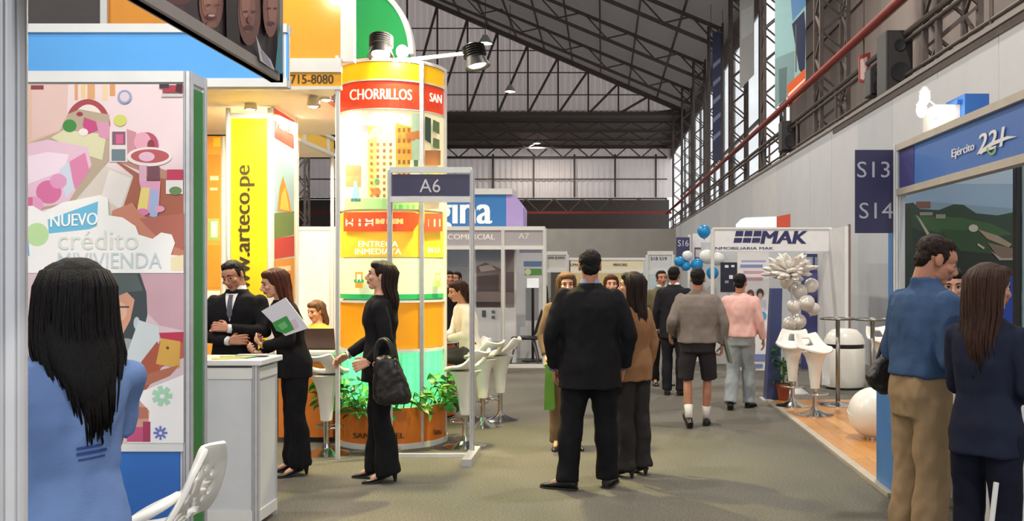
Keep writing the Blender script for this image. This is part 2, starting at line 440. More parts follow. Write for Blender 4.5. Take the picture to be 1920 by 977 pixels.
# pendant high-bay lamps
M_BULB = mat('lamp_glow', (255, 244, 214), 0.4, emit=14)
def high_bay(p, label, group):
    t = thing('high_bay_lamp', label, 'lamp', p, 0, group)
    obj('lamp_shade', MB().lathe([(0.05, 0.22), (0.12, 0.2), (0.2, 0.05), (0.34, -0.2), (0.33, -0.2), (0.18, 0.04), (0.1, 0.17), (0.04, 0.19)], p, 24), M_ALU, t, smooth=40)
    obj('bulb', MB().ell((p[0], p[1], p[2]-0.16), (0.2, 0.2, 0.09)), M_BULB, t, smooth=True)
    zt = roofz(p[0])-0.3 if p[1] < GY else 12.6
    obj('hanger', MB().tube([(p[0], p[1], p[2]+0.2), (p[0], p[1], max(zt, p[2]+0.3))], 0.02, 6), M_STEEL, t)
vis = {45: 'highest hanging lamp in view with bell shade under the roof', 57: 'middle hanging hall lamp in front of the gable truss', 80: 'lowest and farthest hanging hall lamp before the end wall'}
for p in HALL_LAMPS:
    if p[0] == -5.5 and p[1] in vis: high_bay(p, vis[p[1]], 'hall lamps')
    else: high_bay(p, 'unseen bell shaded hall lamp added above the picture edge to light the hall', 'hall lamps out of the picture')

# pipes, catwalk rail and things on the right wall top
tag(obj('sprinkler_pipe', MB().tube([(4.72, 9, 5.92), (4.72, 71, 5.92)], 0.075, 12), M_REDPIPE, smooth=40), 'long red pipe running above the grey right wall', 'pipe')
hr = thing('catwalk_railing', 'grey steel catwalk railing above the grey right wall', 'railing', (4.8, 10, 4.5))
for z, r in ((5.42, 0.05), (5.3, 0.035), (4.75, 0.03)): obj('rail', MB().tube([(4.86, 6, z), (4.86, 70, z)], r, 8), M_STEEL, hr)
for k in range(16): obj('post', MB().tube([(4.86, 8+4*k, 4.4), (4.86, 8+4*k, 5.45)], 0.03, 8), M_STEEL, hr)
ct = tag(obj('catwalk_deck', MB().bb(4.72, 5.9, 2, 70, 4.36, 4.44), M_STEEL), kind='structure'); ct.name = 'trim_2'
def speaker(px0, py0, px1, py1, Y, depth, label):
    a, b = at(px0, py1, Y), at(px1, py0, Y)
    t = thing('loudspeaker', label, 'loudspeaker', ((a.x+b.x)/2, Y, a.z), 0)
    w = b.x-a.x
    obj('cabinet', MB().bb(a.x, b.x, Y, Y+depth, a.z, b.z), M_DARK, t, bevel=0.02)
    g = obj('grille', MB().bb(a.x+0.03, b.x-0.03, Y-0.02, Y, a.z+0.03, b.z-0.03), mat('speaker_cloth', (44, 42, 44), 0.8, bump=0.4, bscale=200), t, bevel=0.005)
    for cz, r in ((a.z+(b.z-a.z)*0.32, w*0.36), (a.z+(b.z-a.z)*0.75, w*0.22)):
        c = MB().lathe([(r, 0), (r, 0.02), (r*0.85, 0.02), (r*0.3, 0.005), (0.001, 0.012)], (0, 0, 0), 24)
        c.v = [(((a.x+b.x)/2)+v[0], Y-0.02-v[2], cz+v[1]) for v in c.v]
        obj('driver_cone', c, M_DARK, t, smooth=40)
    obj('bracket', MB().tube([((a.x+b.x)/2, Y+depth, (a.z+b.z)/2), (5.0, Y+depth+0.3, (a.z+b.z)/2)], 0.03, 8), M_STEEL, t)
speaker(1662, 56, 1712, 172, 15.4, 0.55, 'big black loudspeaker above the right wall by the red pipe')
speaker(1632, 126, 1662, 178, 16.8, 0.4, 'small black loudspeaker beside the red and white sign')
speaker(1466, 226, 1500, 282, 24.6, 0.5, 'black loudspeaker hung below the orange sign')
# signs hanging up there
def hung_sign(name, label, Y, poly, edge, shapes, th=0.05):
    fn = planeY(Y); t = thing(name, label, 'sign', tuple(fn(poly[0][0], poly[0][1])))
    m = MB(); m.prism(poly, lambda u, v, o: fn(u, v, o), -th, 0.0); obj('sign_board', m, ink(edge), t)
    printed(t, fn, shapes)
    xm = sum(p[0] for p in poly)/len(poly); yt = min(p[1] for p in poly)
    a = fn(xm, yt+6, -th-0.02); obj('hanger', MB().tube([a, a+Vector((0, 0, 1.2))], 0.015, 6), M_STEEL, t)
hung_sign('warning_sign', 'narrow red and white hanging sign next to the small loudspeaker', 17.6, [(1611, 105), (1632, 97), (1632, 140), (1622, 155), (1611, 152)], 'a8403c', [('e8c9c6', [(1613, 112), (1626, 106), (1626, 138), (1619, 150), (1613, 148)])])
hung_sign('orange_sign', 'orange hanging sign with white stripes on a lattice column', 24.3, [(1476, 160), (1510, 128), (1510, 170), (1478, 202)], 'd2602f', [('f0dcd0', [(1478, 176), (1509, 147), (1509, 151), (1478, 181)]), ('f0dcd0', [(1480, 188), (1509, 160), (1509, 166), (1480, 194)])])
# hanging banners between the columns
def banner(label, Y, poly, shapes, edge):
    fn = planeY(Y); t = thing('hanging_banner', label, 'banner', tuple(fn(*poly[0])))
    m = MB(); m.prism(poly, lambda u, v, o: fn(u, v, o), -0.02, 0.0); obj('cloth', m, ink(edge), t)
    printed(t, fn, shapes)
    a, b = fn(poly[0][0]-3, poly[0][1]), fn(poly[1][0]+3, poly[1][1]); obj('rod', MB().tube([a, b], 0.03, 8), M_STEEL, t)
    for q in (a, b): obj('cord', MB().tube([q, Vector((q.x, q.y, roofz(q.x)-0.05))], 0.012, 6), M_STEEL, t)
banner('tall pale teal banner with a dark blue figure between the columns', 26.5, [(1453, -120), (1511, -120), (1511, 150), (1453, 205)],
       [('5c86b4', [(1478, -60), (1511, -60), (1511, 10), (1486, 40)]), ('2d3550', [(1485, 45), (1508, 20), (1511, 60), (1509, 145), (1498, 130), (1492, 90)]), ('7d9a9c', [(1453, 110), (1490, 95), (1489, 168), (1453, 202)]), ('5d7478', [(1460, 130), (1476, 125), (1474, 185), (1461, 195)])], '93b9bd')
banner('white banner hanging between the far columns', 33, [(1387, -60), (1414, -60), (1414, 140), (1387, 168)], [('d4d6d8', [(1390, 20), (1412, 10), (1412, 60), (1390, 75)])], 'c4c2c2')
banner('dark blue striped banner hanging before a far column', 42, [(1336, 60), (1352, 60), (1352, 300), (1336, 300)], [('8a90ae', [(1337, 120+i*34), (1351, 108+i*34), (1351, 116+i*34), (1337, 129+i*34)]) for i in range(5)], '3a3c58')
# ================================================================== LEFT SIDE BOOTHS
def post_mb(x, y, z0, z1, w=0.045):                           # octagonal grooved exhibition post
    m = MB(); r = w/2
    pr = []
    for k in range(8):
        a = PI/8+k*PI/4
        for da, rr in ((-0.26, 1.0), (-0.1, 1.0), (-0.09, 0.72), (0.09, 0.72), (0.1, 1.0), (0.26, 1.0)):
            pr.append((math.cos(a-PI/8+da)*r*rr, math.sin(a-PI/8+da)*r*rr))
    return m.loft([[(x+u, y+v, z) for u, v in pr] for z in (z0, z1)])
def rail_mb(a, b, h=0.05, t=0.035): 
    m = MB(); a, b = Vector(a), Vector(b); d = b-a
    return m.box((a+b)/2, (d.length, t, h), Matrix.Rotation(math.atan2(d.y, d.x), 3, 'Z'))
# --- foremost post at the picture's left edge
t = thing('booth_post', 'blurred silver booth post at the far left edge', 'post', (-1.353, 2.2, 0))
obj('post_profile', post_mb(-1.353, 2.2, 0.03, 2.9, 0.062), mat('bright_aluminium', (226, 226, 230), 0.35, 0.2, 0.03), t); obj('foot_plate', MB().lathe([(0.07, 0), (0.07, 0.015), (0.04, 0.03)], (-1.353, 2.2, 0), 20), M_ALU, t)
# --- hanging framed photo of faces (parallel to the aisle)
PXL = -1.02
fnX = planeX(PXL)
zb = 2.2; y1 = PXL*F/(526-PX)
t = thing('framed_photo_panel', 'dark framed photo panel of faces hanging at the top left', 'panel', (PXL, y1, zb))
GREYF = mat('panel_frame_grey', (150, 142, 138), 0.45, 0.2)
obj('backing_board', MB().bb(PXL-0.025, PXL-0.004, 1.1, y1, zb, 3.0), M_DARK, t)
obj('frame_bottom', MB().bb(PXL-0.03, PXL+0.008, 1.1, y1, zb, zb+0.03), GREYF, t)
obj('frame_side', MB().bb(PXL-0.03, PXL+0.008, y1-0.03, y1, zb, 3.0), GREYF, t)
for yy in (1.4, 2.7): obj('hanger', MB().tube([(PXL-0.03, yy, 3.0), (PXL-0.03, yy, 3.6)], 0.01, 6), M_STEEL, t)
obj('support_beam', MB().bb(PXL-0.06, PXL, 1.1, y1, 3.6, 3.65), M_ALU, t)
sh = [('241a1e', [(300, 0), (517, 0), (517, 128), (258, -22)])]
def fx(poly): return [(x, y) for x, y in poly]
sh = [('30222a', [(270, -30), (519, -30), (519, 140), (500, 128), (268, -2)]), ('4a2630', [(270, -30), (330, -30), (350, 30), (300, 2)]), ('5c2c34', ELL(334, -2, 22, 12)),
      ('7c4c44', ELL(394, 6, 23, 50)), ('9a6656', ELL(390, 0, 15, 38)), ('a87464', ELL(386, -4, 8, 24)), ('581c24', ELL(393, 31, 10, 6)), ('c8a8a0', ELL(393, 29, 7, 2.5)), ('8a5a4c', ELL(392, 46, 9, 6)), ('50302e', R4(383, 8, 391, 11)), ('50302e', R4(399, 8, 408, 11)),
      ('1a0f14', [(418, -30), (440, -30), (446, 96), (420, 80)]),
      ('6c4440', ELL(462, 22, 22, 64)), ('8c5c52', ELL(458, 14, 15, 48)), ('a06e62', ELL(454, 4, 8, 30)), ('4a2024', ELL(460, 52, 9, 5)), ('3a2022', R4(450, 20, 458, 23)), ('3a2022', R4(465, 20, 473, 23)), ('784c44', ELL(461, 37, 5, 7)),
      ('7c5048', ELL(500, 14, 15, 56)), ('9c6a5c', ELL(503, 8, 9, 42)), ('48222a', ELL(500, 44, 7, 4)), ('341e20', R4(493, 14, 499, 17)), ('341e20', R4(505, 14, 510, 17)),
      ('c0bcc4', [(470, 66), (480, 92), (498, 112), (506, 132), (478, 114)]), ('96949e', [(478, 92), (492, 106), (500, 126), (484, 114)]), ('3c8294', [(512, 66), (519, 40), (519, 140), (506, 130)])]
printed(t, fnX, sh)

# --- lightbox tower with the bedroom poster
TY = 4.3; fT = planeY(TY)
tw = thing('lightbox_tower', 'tall lightbox tower with pink bedroom poster and green side', 'display', (-2.2, TY, 0))
a, b = fT(18, 136), fT(357, 136)
x0, x1, zt = a.x, b.x, 2.5
D = 0.19
def fz(py): return fT(0, py).z
obj('tower_core', MB().bb(x0+0.01, x1-0.012, TY+0.012, TY+D-0.012, 0.04, zt-0.02), M_WHITE, tw)
obj('green_side_panel', MB().bb(x1-0.014, x1-0.006, TY+0.03, TY+D-0.03, 0.1, zt-0.07), ink('2f7d3c'), tw)
obj('blue_base_panel', MB().bb(x0+0.03, x1-0.05, TY+0.004, TY+0.014, 0.08, fz(846)), ink('2f6cc0'), tw)
for (px_, py_) in ((x0, TY+0.02), (x1-0.02, TY+0.02), (x1-0.02, TY+D-0.02), (x0, TY+D-0.02)):
    obj('post', post_mb(px_, py_, 0, zt, 0.048), M_ALU, tw)
for z, h in ((zt-0.025, 0.05), (fz(838), 0.04), (0.06, 0.05)): obj('rail', rail_mb((x0, TY+0.012, z), (x1-0.03, TY+0.012, z), h), M_WHITEP, tw)
for z in (zt-0.025, 0.06): obj('rail', rail_mb((x1-0.02, TY+0.02, z), (x1-0.02, TY+D-0.02, z), 0.05), M_ALU, tw)
# the poster: a child's bedroom above, a mother and child below
P = [('e9d3d6', R4(20, 158, 346, 830)), ('dfb9a4', [(20, 158), (128, 158), (124, 240), (96, 252), (20, 282)]), ('e2c0b8', [(60, 160), (128, 160), (122, 240), (60, 262)]),
     ('d9a06c', R4(140, 158, 146, 188)), ('e7c98e', R4(152, 158, 160, 184)), ('dca56f', R4(164, 158, 178, 186)), ('e9cfa6', R4(192, 158, 202, 188)), ('d99a5c', R4(206, 158, 216, 180)),
     ('8a3a44', R4(58, 160, 82, 168)),
     ('b98a78', [(190, 290), (262, 320), (262, 460), (346, 460), (346, 330), (250, 300)]), ('a9614a', [(200, 290), (268, 330), (346, 340), (346, 460), (215, 400), (228, 360), (250, 330)]),
     ('d8ccc0', [(190, 308), (250, 332), (228, 398), (200, 420), (138, 372)]), ('e8e0da', [(205, 318), (246, 334), (226, 392), (190, 370)]),
     ('a8474d', ELL(165, 236, 42, 50, 24, 180, 360)), ('ecdfd6', ELL(166, 236, 30, 40, 20, 180, 360)),
     ('b8a58e', [(20, 282), (112, 246), (128, 214), (150, 205), (205, 215), (206, 300), (140, 378), (60, 398), (20, 398)]),
     ('dcd6b0', [(96, 258), (120, 244), (200, 252), (192, 300), (160, 290)]), ('e6bfd2', [(20, 276), (90, 262), (165, 276), (172, 310), (128, 380), (20, 398)]),
     ('f2dbe8', [(20, 300), (90, 285), (130, 290), (120, 320), (40, 350), (20, 350)]), ('dd85ac', [(126, 306), (160, 286), (168, 320), (142, 356)]), ('cfd6e4', [(112, 318), (130, 302), (140, 356), (124, 372)]),
     ('d9709f', ELL(92, 360, 24, 22)), ('e3a0c2', ELL(62, 384, 20, 16)), ('e29abf', ELL(110, 340, 16, 14)), ('d46a98', R4(44, 370, 62, 396)),
     ('3f8a3e', ELL(131, 236, 13, 12)), ('c64a80', [(158, 220), (180, 228), (184, 244), (166, 252), (156, 236)]), ('d996b4', [(182, 226), (206, 232), (205, 262), (186, 256)]), ('a02c48', ELL(150, 214, 6, 4)), ('f0e2e0', ELL(157, 248, 9, 7)),
     ('cfd26a', ELL(226, 226, 12, 11)), ('e6d9d6', R4(206, 243, 244, 304)), ('7e5a70', R4(211, 247, 236, 272)), ('d0648a', R4(218, 252, 232, 270)), ('6c8086', R4(210, 280, 236, 302)), ('c98e98', [(238, 242), (256, 248), (256, 300), (240, 304)]),
     ('b2506a', ELL(276, 272, 22, 24)), ('e4a3b8', ELL(268, 266, 16, 18)), ('8a3a40', ELL(284, 272, 7, 10)),
     ('eedfdc', ELL(281, 294, 42, 18, 24)), ('b85a5c', ELL(282, 293, 36, 13, 24)), ('e7b9cf', ELL(276, 294, 15, 9)), ('ddaec2', R4(262, 310, 276, 340)), ('7a4a58', R4(278, 312, 300, 338)),
     ('c33a58', R4(314, 318, 344, 338)), ('e9e2df', R4(312, 338, 344, 364)), ('6a8a58', ELL(330, 358, 12, 8)),
     ('dfa0c0', [(262, 340), (302, 340), (298, 400), (276, 400)]), ('e7d67c', [(266, 352), (282, 352), (276, 400), (258, 396)]), ('9fb6dc', [(284, 356), (298, 356), (296, 408), (282, 406)]), ('d77fae', ELL(268, 398, 12, 7)), ('d77fae', ELL(286, 424, 7, 12)), ('e3a2c4', ELL(300, 392, 10, 6)),
     ('c9836a', [(212, 395), (250, 380), (262, 400), (300, 420), (346, 425), (346, 480), (200, 470)]), ('b5695a', [(262, 410), (346, 400), (346, 470), (300, 450)]),
     ('8fa0c0', ELL(235, 182, 13, 13)), ('dcc6d2', ELL(235, 182, 9, 9)), ('a83a48', R4(306, 160, 344, 174)), ('3a3436', R4(300, 158, 318, 166)), ('4a2026', [(332, 158), (344, 158), (342, 176), (330, 172)]), ('cfc4c4', R4(304, 177, 344, 182)),
     # lower photo
     ('d9bfc6', R4(20, 505, 346, 830)), ('c9a2ac', [(260, 510), (346, 510), (346, 620), (300, 610), (262, 570)]), ('3d454a', [(196, 512), (264, 512), (276, 548), (278, 590), (266, 640), (236, 664), (210, 660), (218, 600), (196, 580)]), ('55605f', [(200, 514), (258, 514), (270, 545), (240, 548), (214, 560)]),
     ('d69c80', [(210, 560), (240, 548), (254, 562), (246, 600), (230, 630), (214, 636)]), ('a86a55', ELL(218, 616, 7, 5)), ('e6b499', ELL(226, 584, 14, 18)), ('4a3a38', R4(222, 574, 244, 577)), ('b9c4cc', ELL(258, 606, 6, 12)),
     ('9aa09f', ELL(238, 648, 18, 14)), ('cdd4d8', [(262, 600), (300, 612), (300, 650), (240, 740), (216, 700), (238, 668)]), ('a9553f', [(296, 640), (318, 668), (268, 742), (244, 724), (268, 676)]), ('b8604a', [(300, 640), (346, 622), (346, 670), (300, 690)]),
     ('b8324e', [(300, 624), (346, 622), (344, 642), (306, 646)]), ('d2a24a', [(304, 634), (340, 640), (338, 690), (294, 682)]), ('6a4a28', ELL(316, 652, 3, 3)), ('b06a50', [(280, 700), (338, 684), (320, 704), (272, 724)]),
     ('f2eff0', [(240, 740), (276, 730), (346, 702), (346, 830), (240, 830)]), ('cf9a88', [(244, 730), (282, 770), (280, 800), (244, 800)]), ('b8705f', [(244, 760), (278, 764), (280, 784), (246, 786)]), ('c4527e', R4(240, 800, 284, 828)), ('a83a60', R4(270, 790, 284, 828))]
cl = ['f4f1ef']
cloud = [(20, 405), (40, 388), (64, 386), (84, 398), (120, 380), (190, 366), (204, 372), (206, 404), (232, 408), (256, 424), (262, 440), (288, 448), (304, 436), (324, 440), (330, 456), (322, 478), (346, 480), (346, 512), (20, 512)]
P += [('f6f3f0', cloud), ('bfe0a4', ELL(72, 440, 22, 22)), ('58b0e0', [(40, 428), (56, 450), (58, 480), (40, 482)]), ('f3e2bc', [(322, 482), (346, 478), (346, 508), (322, 508)]), ('6fbede', [(92, 412), (186, 378), (184, 424), (170, 430), (94, 438)])]
def star(cx, cy, c, r, n=8, w=4):
    out = []
    for k in range(n):
        a = 2*PI*k/n; d = (math.cos(a), math.sin(a)); nrm = (-d[1]*w/2, d[0]*w/2)
        out.append((c, [(cx+d[0]*r*0.25+nrm[0], cy+d[1]*r*0.25+nrm[1]), (cx+d[0]*r+nrm[0], cy+d[1]*r+nrm[1]), (cx+d[0]*r-nrm[0], cy+d[1]*r-nrm[1]), (cx+d[0]*r*0.25-nrm[0], cy+d[1]*r*0.25-nrm[1])]))
    return out
P += star(306, 742, 'a9d8b8', 19, 7, 9) + star(303, 811, '6676c4', 13, 8, 4)
printed(tw, fT, P, 'poster_print', step=0.00012, base=0.0)
text_px(tw, 'NUEVO', fT, (98, 401, 186, 424), ink('fbfbfb'), off=0.0135, bold=0.012, slope=-0.05)
text_px(tw, 'crédito', fT, (112, 432, 262, 468), ink('e0e4dc'), off=0.0135)
text_px(tw, 'MIVIVIENDA', fT, (112, 474, 306, 503), ink('c9d6da'), off=0.0135)

# --- sky blue header fascia behind the tower
hd = thing('header_fascia', 'sky blue booth header running behind the poster tower', 'fascia', (-2.4, 4.75, 2.5))
HY = 4.75; fH = planeY(HY)
a, b = fH(10, 160), fH(540, 52)
obj('fascia_board', MB().bb(a.x, b.x, HY, HY+0.03, fH(0, 150).z, fH(0, 62).z), ink('58a6ea'), hd)
obj('rail', MB().bb(a.x, b.x, HY-0.02, HY+0.05, fH(0, 62).z, fH(0, 46).z), M_WHITEP, hd)
obj('rail', MB().bb(a.x, b.x, HY-0.02, HY+0.05, fH(0, 164).z, fH(0, 148).z), M_WHITEP, hd)
obj('post', post_mb(b.x-0.02, HY+0.02, fH(0, 164).z, fH(0, 46).z, 0.045), M_WHITEP, hd)
obj('side_fascia', MB().bb(a.x-0.02, a.x+0.02, HY, HY+2.0, fH(0, 164).z, fH(0, 46).z), ink('58a6ea'), hd)
obj('post', post_mb(a.x, HY+0.02, 0, fH(0, 46).z, 0.045), M_WHITEP, hd)

# --- white reception counter
cx0, cx1, cy0, cy1, cz = -3.15, -2.145, 6.0, 6.36, 1.05
ct = thing('reception_counter', 'white panelled reception counter with brochures before the two suited people', 'counter', ((cx0+cx1)/2, 6.2, 0))
M_CW = mat('counter_panel', (205, 208, 214), 0.5, 0, 0.03)
obj('worktop', MB().bb(cx0-0.02, cx1+0.02, cy0-0.02, cy1+0.02, cz-0.035, cz), M_WHITE, ct, bevel=0.006)
obj('front_panel', MB().bb(cx0, cx1-0.03, cy0+0.012, cy0+0.022, 0.1, cz-0.12), M_CW, ct)
obj('side_panel', MB().bb(cx1-0.022, cx1-0.012, cy0+0.03, cy1-0.03, 0.1, cz-0.12), M_CW, ct)
obj('back_panel', MB().bb(cx0, cx1-0.03, cy1-0.02, cy1-0.01, 0.1, cz-0.06), M_CW, ct)
for x in (cx0, (cx0+cx1)/2+0.1, cx1-0.03):
    obj('post', post_mb(x, cy0+0.02, 0, cz-0.035, 0.05), M_ALU, ct)
for x in (cx0, cx1-0.03): obj('post', post_mb(x, cy1-0.02, 0, cz-0.035, 0.05), M_ALU, ct)
for z in (0.07, cz-0.085): 
    obj('rail', rail_mb((cx0, cy0+0.018, z), (cx1-0.03, cy0+0.018, z), 0.07, 0.03), M_WHITEP, ct)
    obj('rail', rail_mb((cx1-0.018, cy0+0.02, z), (cx1-0.018, cy1-0.02, z), 0.07, 0.03), M_WHITEP, ct)
for k, (px_, py_, c, r, lb) in enumerate([(440, 684, 'd9b64a', 0.4, 'yellow brochure lying on the white counter'), (452, 686, '8ab86a', -0.3, 'pale green leaflet lying on the white counter'), (470, 683, '8a8f98', 0.15, 'grey leaflet at the right of the counter brochures')]):
    p = at(px_, py_, 6.2); p = Vector((p.x, 6.1+0.07*k, cz))
    t = tag(obj('brochure', MB().box((p.x, p.y, cz+0.003+0.004*k), (0.2, 0.12, 0.005), Matrix.Rotation(r, 3, 'Z')), ink(c)), lb, 'brochure', 'brochures on the reception counter')
# pale blue tablet-like display at the counter's left
t = thing('desk_sign', 'pale blue and yellow desk display behind the counter edge', 'sign', (-2.83, 6.25, cz))
obj('sign_plate', MB().box((-2.83, 6.28, cz+0.13), (0.3, 0.02, 0.26), Matrix.Rotation(-0.15, 3, 'Y')), ink('a9c8e0'), t, bevel=0.01)
obj('sign_image', MB().box((-2.83, 6.268, cz+0.13), (0.2, 0.006, 0.18), Matrix.Rotation(-0.15, 3, 'Y')), ink('c4b878'), t)
obj('sign_stand', MB().bb(-2.93, -2.73, 6.24, 6.34, cz, cz+0.015), M_WHITE, t)

# --- white perforated arm chair in the foreground
def swept(rows, th):                                           # rows of points -> thick sheet
    nr, nc = len(rows), len(rows[0]); V = [Vector(p) for r in rows for p in r]; N = []
    for i in range(nr):
        for j in range(nc):
            du = V[i*nc+min(j+1, nc-1)]-V[i*nc+max(j-1, 0)]; dv = V[min(i+1, nr-1)*nc+j]-V[max(i-1, 0)*nc+j]
            N.append(du.cross(dv).normalized())
    return V, N, nr, nc
def sheet_mb(rows, th, holes=lambda i, j: False):
    V, N, nr, nc = swept(rows, th); m = MB(); n = nr*nc
    vs = [v+q*th/2 for v, q in zip(V, N)]+[v-q*th/2 for v, q in zip(V, N)]; fs = []; solid = {}
    for i in range(nr-1):
        for j in range(nc-1):
            solid[i, j] = not holes(i, j)
    for (i, j), s in solid.items():
        if not s: continue
        a, b, c, d = i*nc+j, i*nc+j+1, (i+1)*nc+j+1, (i+1)*nc+j
        fs += [(a, b, c, d), (n+d, n+c, n+b, n+a)]
        for (di, dj, e) in ((-1, 0, (b, a)), (1, 0, (d, c)), (0, -1, (a, d)), (0, 1, (c, b))):
            if not solid.get((i+di, j+dj), False): fs.append((e[0], e[1], n+e[1], n+e[0]))
    return m.add(vs, fs)
def bez(p, n):
    out = []
    for k in range(n+1):
        t = k/n; q = [Vector(v) for v in p]
        while len(q) > 1: q = [q[i]*(1-t)+q[i+1]*t for i in range(len(q)-1)]
        out.append(q[0])
    return out
CY = 3.75
ch = thing('perforated_armchair', 'white perforated plastic armchair in front of the poster tower', 'chair', (-1.72, CY, 0))
def cp(px, py): p = at(px, py, CY); return p.x, p.z
# chair faces left: back at the right, seat running to the left
prof = [cp(408, 832), cp(396, 880), cp(380, 925), cp(352, 962), cp(300, 985), cp(200, 992)]
prof = [(-1.505, 0.925), (-1.53, 0.83), (-1.56, 0.72), (-1.60, 0.60), (-1.68, 0.53), (-1.80, 0.505), (-1.95, 0.515), (-2.03, 0.50)]
path = bez([(x, 0, z) for x, z in prof], 26)
hw = [0.13+0.11*min(1, (k/26)*2.2) for k in range(27)]
hw[0] = 0.085; hw[1] = 0.115; hw[2] = 0.128
rows = []
for k, p in enumerate(path):
    rows.append([(p.x-0.05*(1-(abs(u)**2))*(1 if k < 14 else 0.3)+0.05*(0 if k < 14 else 0), CY+u*hw[k], p.z+0.05*u*u*(1 if k > 12 else 0)) for u in [(-1+2*j/22) for j in range(23)]])
def holes(i, j): return 2 < i < 22 and 2 < j < 19 and noise.noise(Vector((i*0.62, j*0.71, 4.1))) > 0.1
shl = obj('shell', sheet_mb(rows, 0.022, holes), M_PLASTIC, ch, smooth=50)
ss = shl.modifiers.new('sub', 'SUBSURF'); ss.levels = 1; ss.render_levels = 1
for s in (-1, 1):
    y = CY+s*0.245
    ap = bez([(-1.60, CY+s*0.125, 0.76), (-1.66, y, 0.70), (-1.78, y+s*0.03, 0.655), (-1.93, y+s*0.02, 0.62), (-2.02, y, 0.50)], 14)
    obj('armrest', MB().tube(ap, [0.02]+[0.026]*13+[0.02], 10, flat=0.7), M_PLASTIC, ch, smooth=60)
    for x in (-1.66, -1.98):
        obj('leg', MB().tube([(x, y-s*0.06, 0.52), (x+(0.06 if x > -1.8 else -0.04), y, 0.0)], [0.02, 0.014], 10), M_PLASTIC, ch, smooth=60)

# ================================================================== YELLOW AND ORANGE BOOTH
WARM = (1.0, 0.82, 0.55)
KY = 8.2; fK = planeY(KY)
YEL, ORG = ink('f6c81a'), ink('ee9a1e')
kb = thing('booth_canopy', 'white booth canopy with orange fascia and phone number', 'canopy', (-3.2, KY, 3.1))
xa, xb = fK(100, 0).x, fK(640, 0).x
M_CREAM = mat('cream_ceiling_board', (238, 226, 200), 0.6, 0, 0.03)
obj('ceiling_board', MB().prism([(xa, KY+0.03), (xb, KY+0.03), (-2.54, 8.75), (-2.54, 10.9), (xa, 10.9)], lambda u, v, z: Vector((u, v, z)), 3.16, 3.2), M_CREAM, kb)
obj('fascia_board', MB().bb(xa, xb, KY, KY+0.03, fK(0, 162).z, fK(0, 136).z), ink('e8a51c'), kb)
obj('rail', MB().bb(xa, xb, KY-0.02, KY+0.04, fK(0, 136).z, fK(0, 110).z), M_WHITEP, kb)
obj('rail', MB().bb(xa, xb, KY-0.01, KY+0.04, fK(0, 168).z, fK(0, 162).z), M_WHITEP, kb)
text_px(kb, '715-8080', fK, (545, 140, 625, 157), ink('4a3410'), bold=0.012)
ORG = mat('orange_gloss_sheet', (238, 154, 34), 0.22, 0, 0.03)
tp = thing('orange_tower_panel', 'big orange panel with white frame above the yellow booth', 'panel', (-3.2, KY+0.05, 3.44))
zt0, zt1 = fK(0, 110).z, 4.6
for k, (pa, pb) in enumerate(((195, 400), (404, 636))):
    obj('orange_sheet', MB().bb(fK(pa, 0).x, fK(pb, 0).x, KY+0.05, KY+0.07, zt0, zt1), ORG, tp)
for pxl in (188, 640): obj('white_post', MB().bb(fK(pxl, 0).x-0.012, fK(pxl+ (10 if pxl < 300 else 22), 0).x, KY+0.02, KY+0.1, zt0-0.02, zt1), M_WHITEP, tp)
obj('top_rail', MB().bb(fK(188, 0).x, fK(662, 0).x, KY+0.02, KY+0.1, zt1, zt1+0.05), M_WHITEP, tp)
fK0 = fK; fK = planeY(9.7)
gp = thing('green_sign_panel', 'green sign panel with round white edge above the printed column', 'sign', (-1.9, KY+0.1, 3.4))
gpoly = [(664, 108)]+[(664+101*math.cos(math.radians(a)), 100+128*-math.sin(math.radians(a))) for a in range(0, 91, 6)]
gpoly[0] = (664, 108); gpoly.insert(1, (765, 108))
m = MB(); m.prism(gpoly, lambda u, v, o: fK(u, v, o), -0.12, -0.05); obj('green_board', m, ink('139a52'), gp)
m = MB(); edge = [(664+101*math.cos(math.radians(a)), 100-128*math.sin(math.radians(a))) for a in range(0, 91, 5)]; edge2 = [(664+110*math.cos(math.radians(a)), 100-137*math.sin(math.radians(a))) for a in range(90, -1, -5)]
m.prism(edge+edge2, lambda u, v, o: fK(u, v, o), -0.16, -0.02); obj('edge_band', m, M_WHITEP, gp)
fK = fK0
# white corner post of the booth
t = tag(obj('booth_corner_post', post_mb(fK(632, 0).x, KY+0.02, 0, 3.45, 0.04), M_WHITEP), 'slim white booth corner post left of the printed column', 'post')
# yellow banner wall
fY = planeY(9.0)
yb = thing('yellow_banner_wall', 'yellow banner wall with vertical web address lettering', 'banner', (-3.3, 9.0, 0))
a, b = fY(427, 222), fY(505, 222)
obj('banner_sheet', MB().bb(a.x+0.03, b.x-0.02, 9.0, 9.015, 0.1, a.z), ink('fbd400'), yb)
for x in (a.x, b.x): obj('post', post_mb(x, 9.02, 0, a.z+0.1, 0.05), M_WHITEP, yb)
obj('rail', MB().bb(a.x, b.x, 9.0, 9.04, a.z, a.z+0.05), M_WHITEP, yb)
text_px(yb, 'www.arteco.pe', fY, (446, 310, 478, 574), ink('3c3410'), rot=90, bold=0.012)
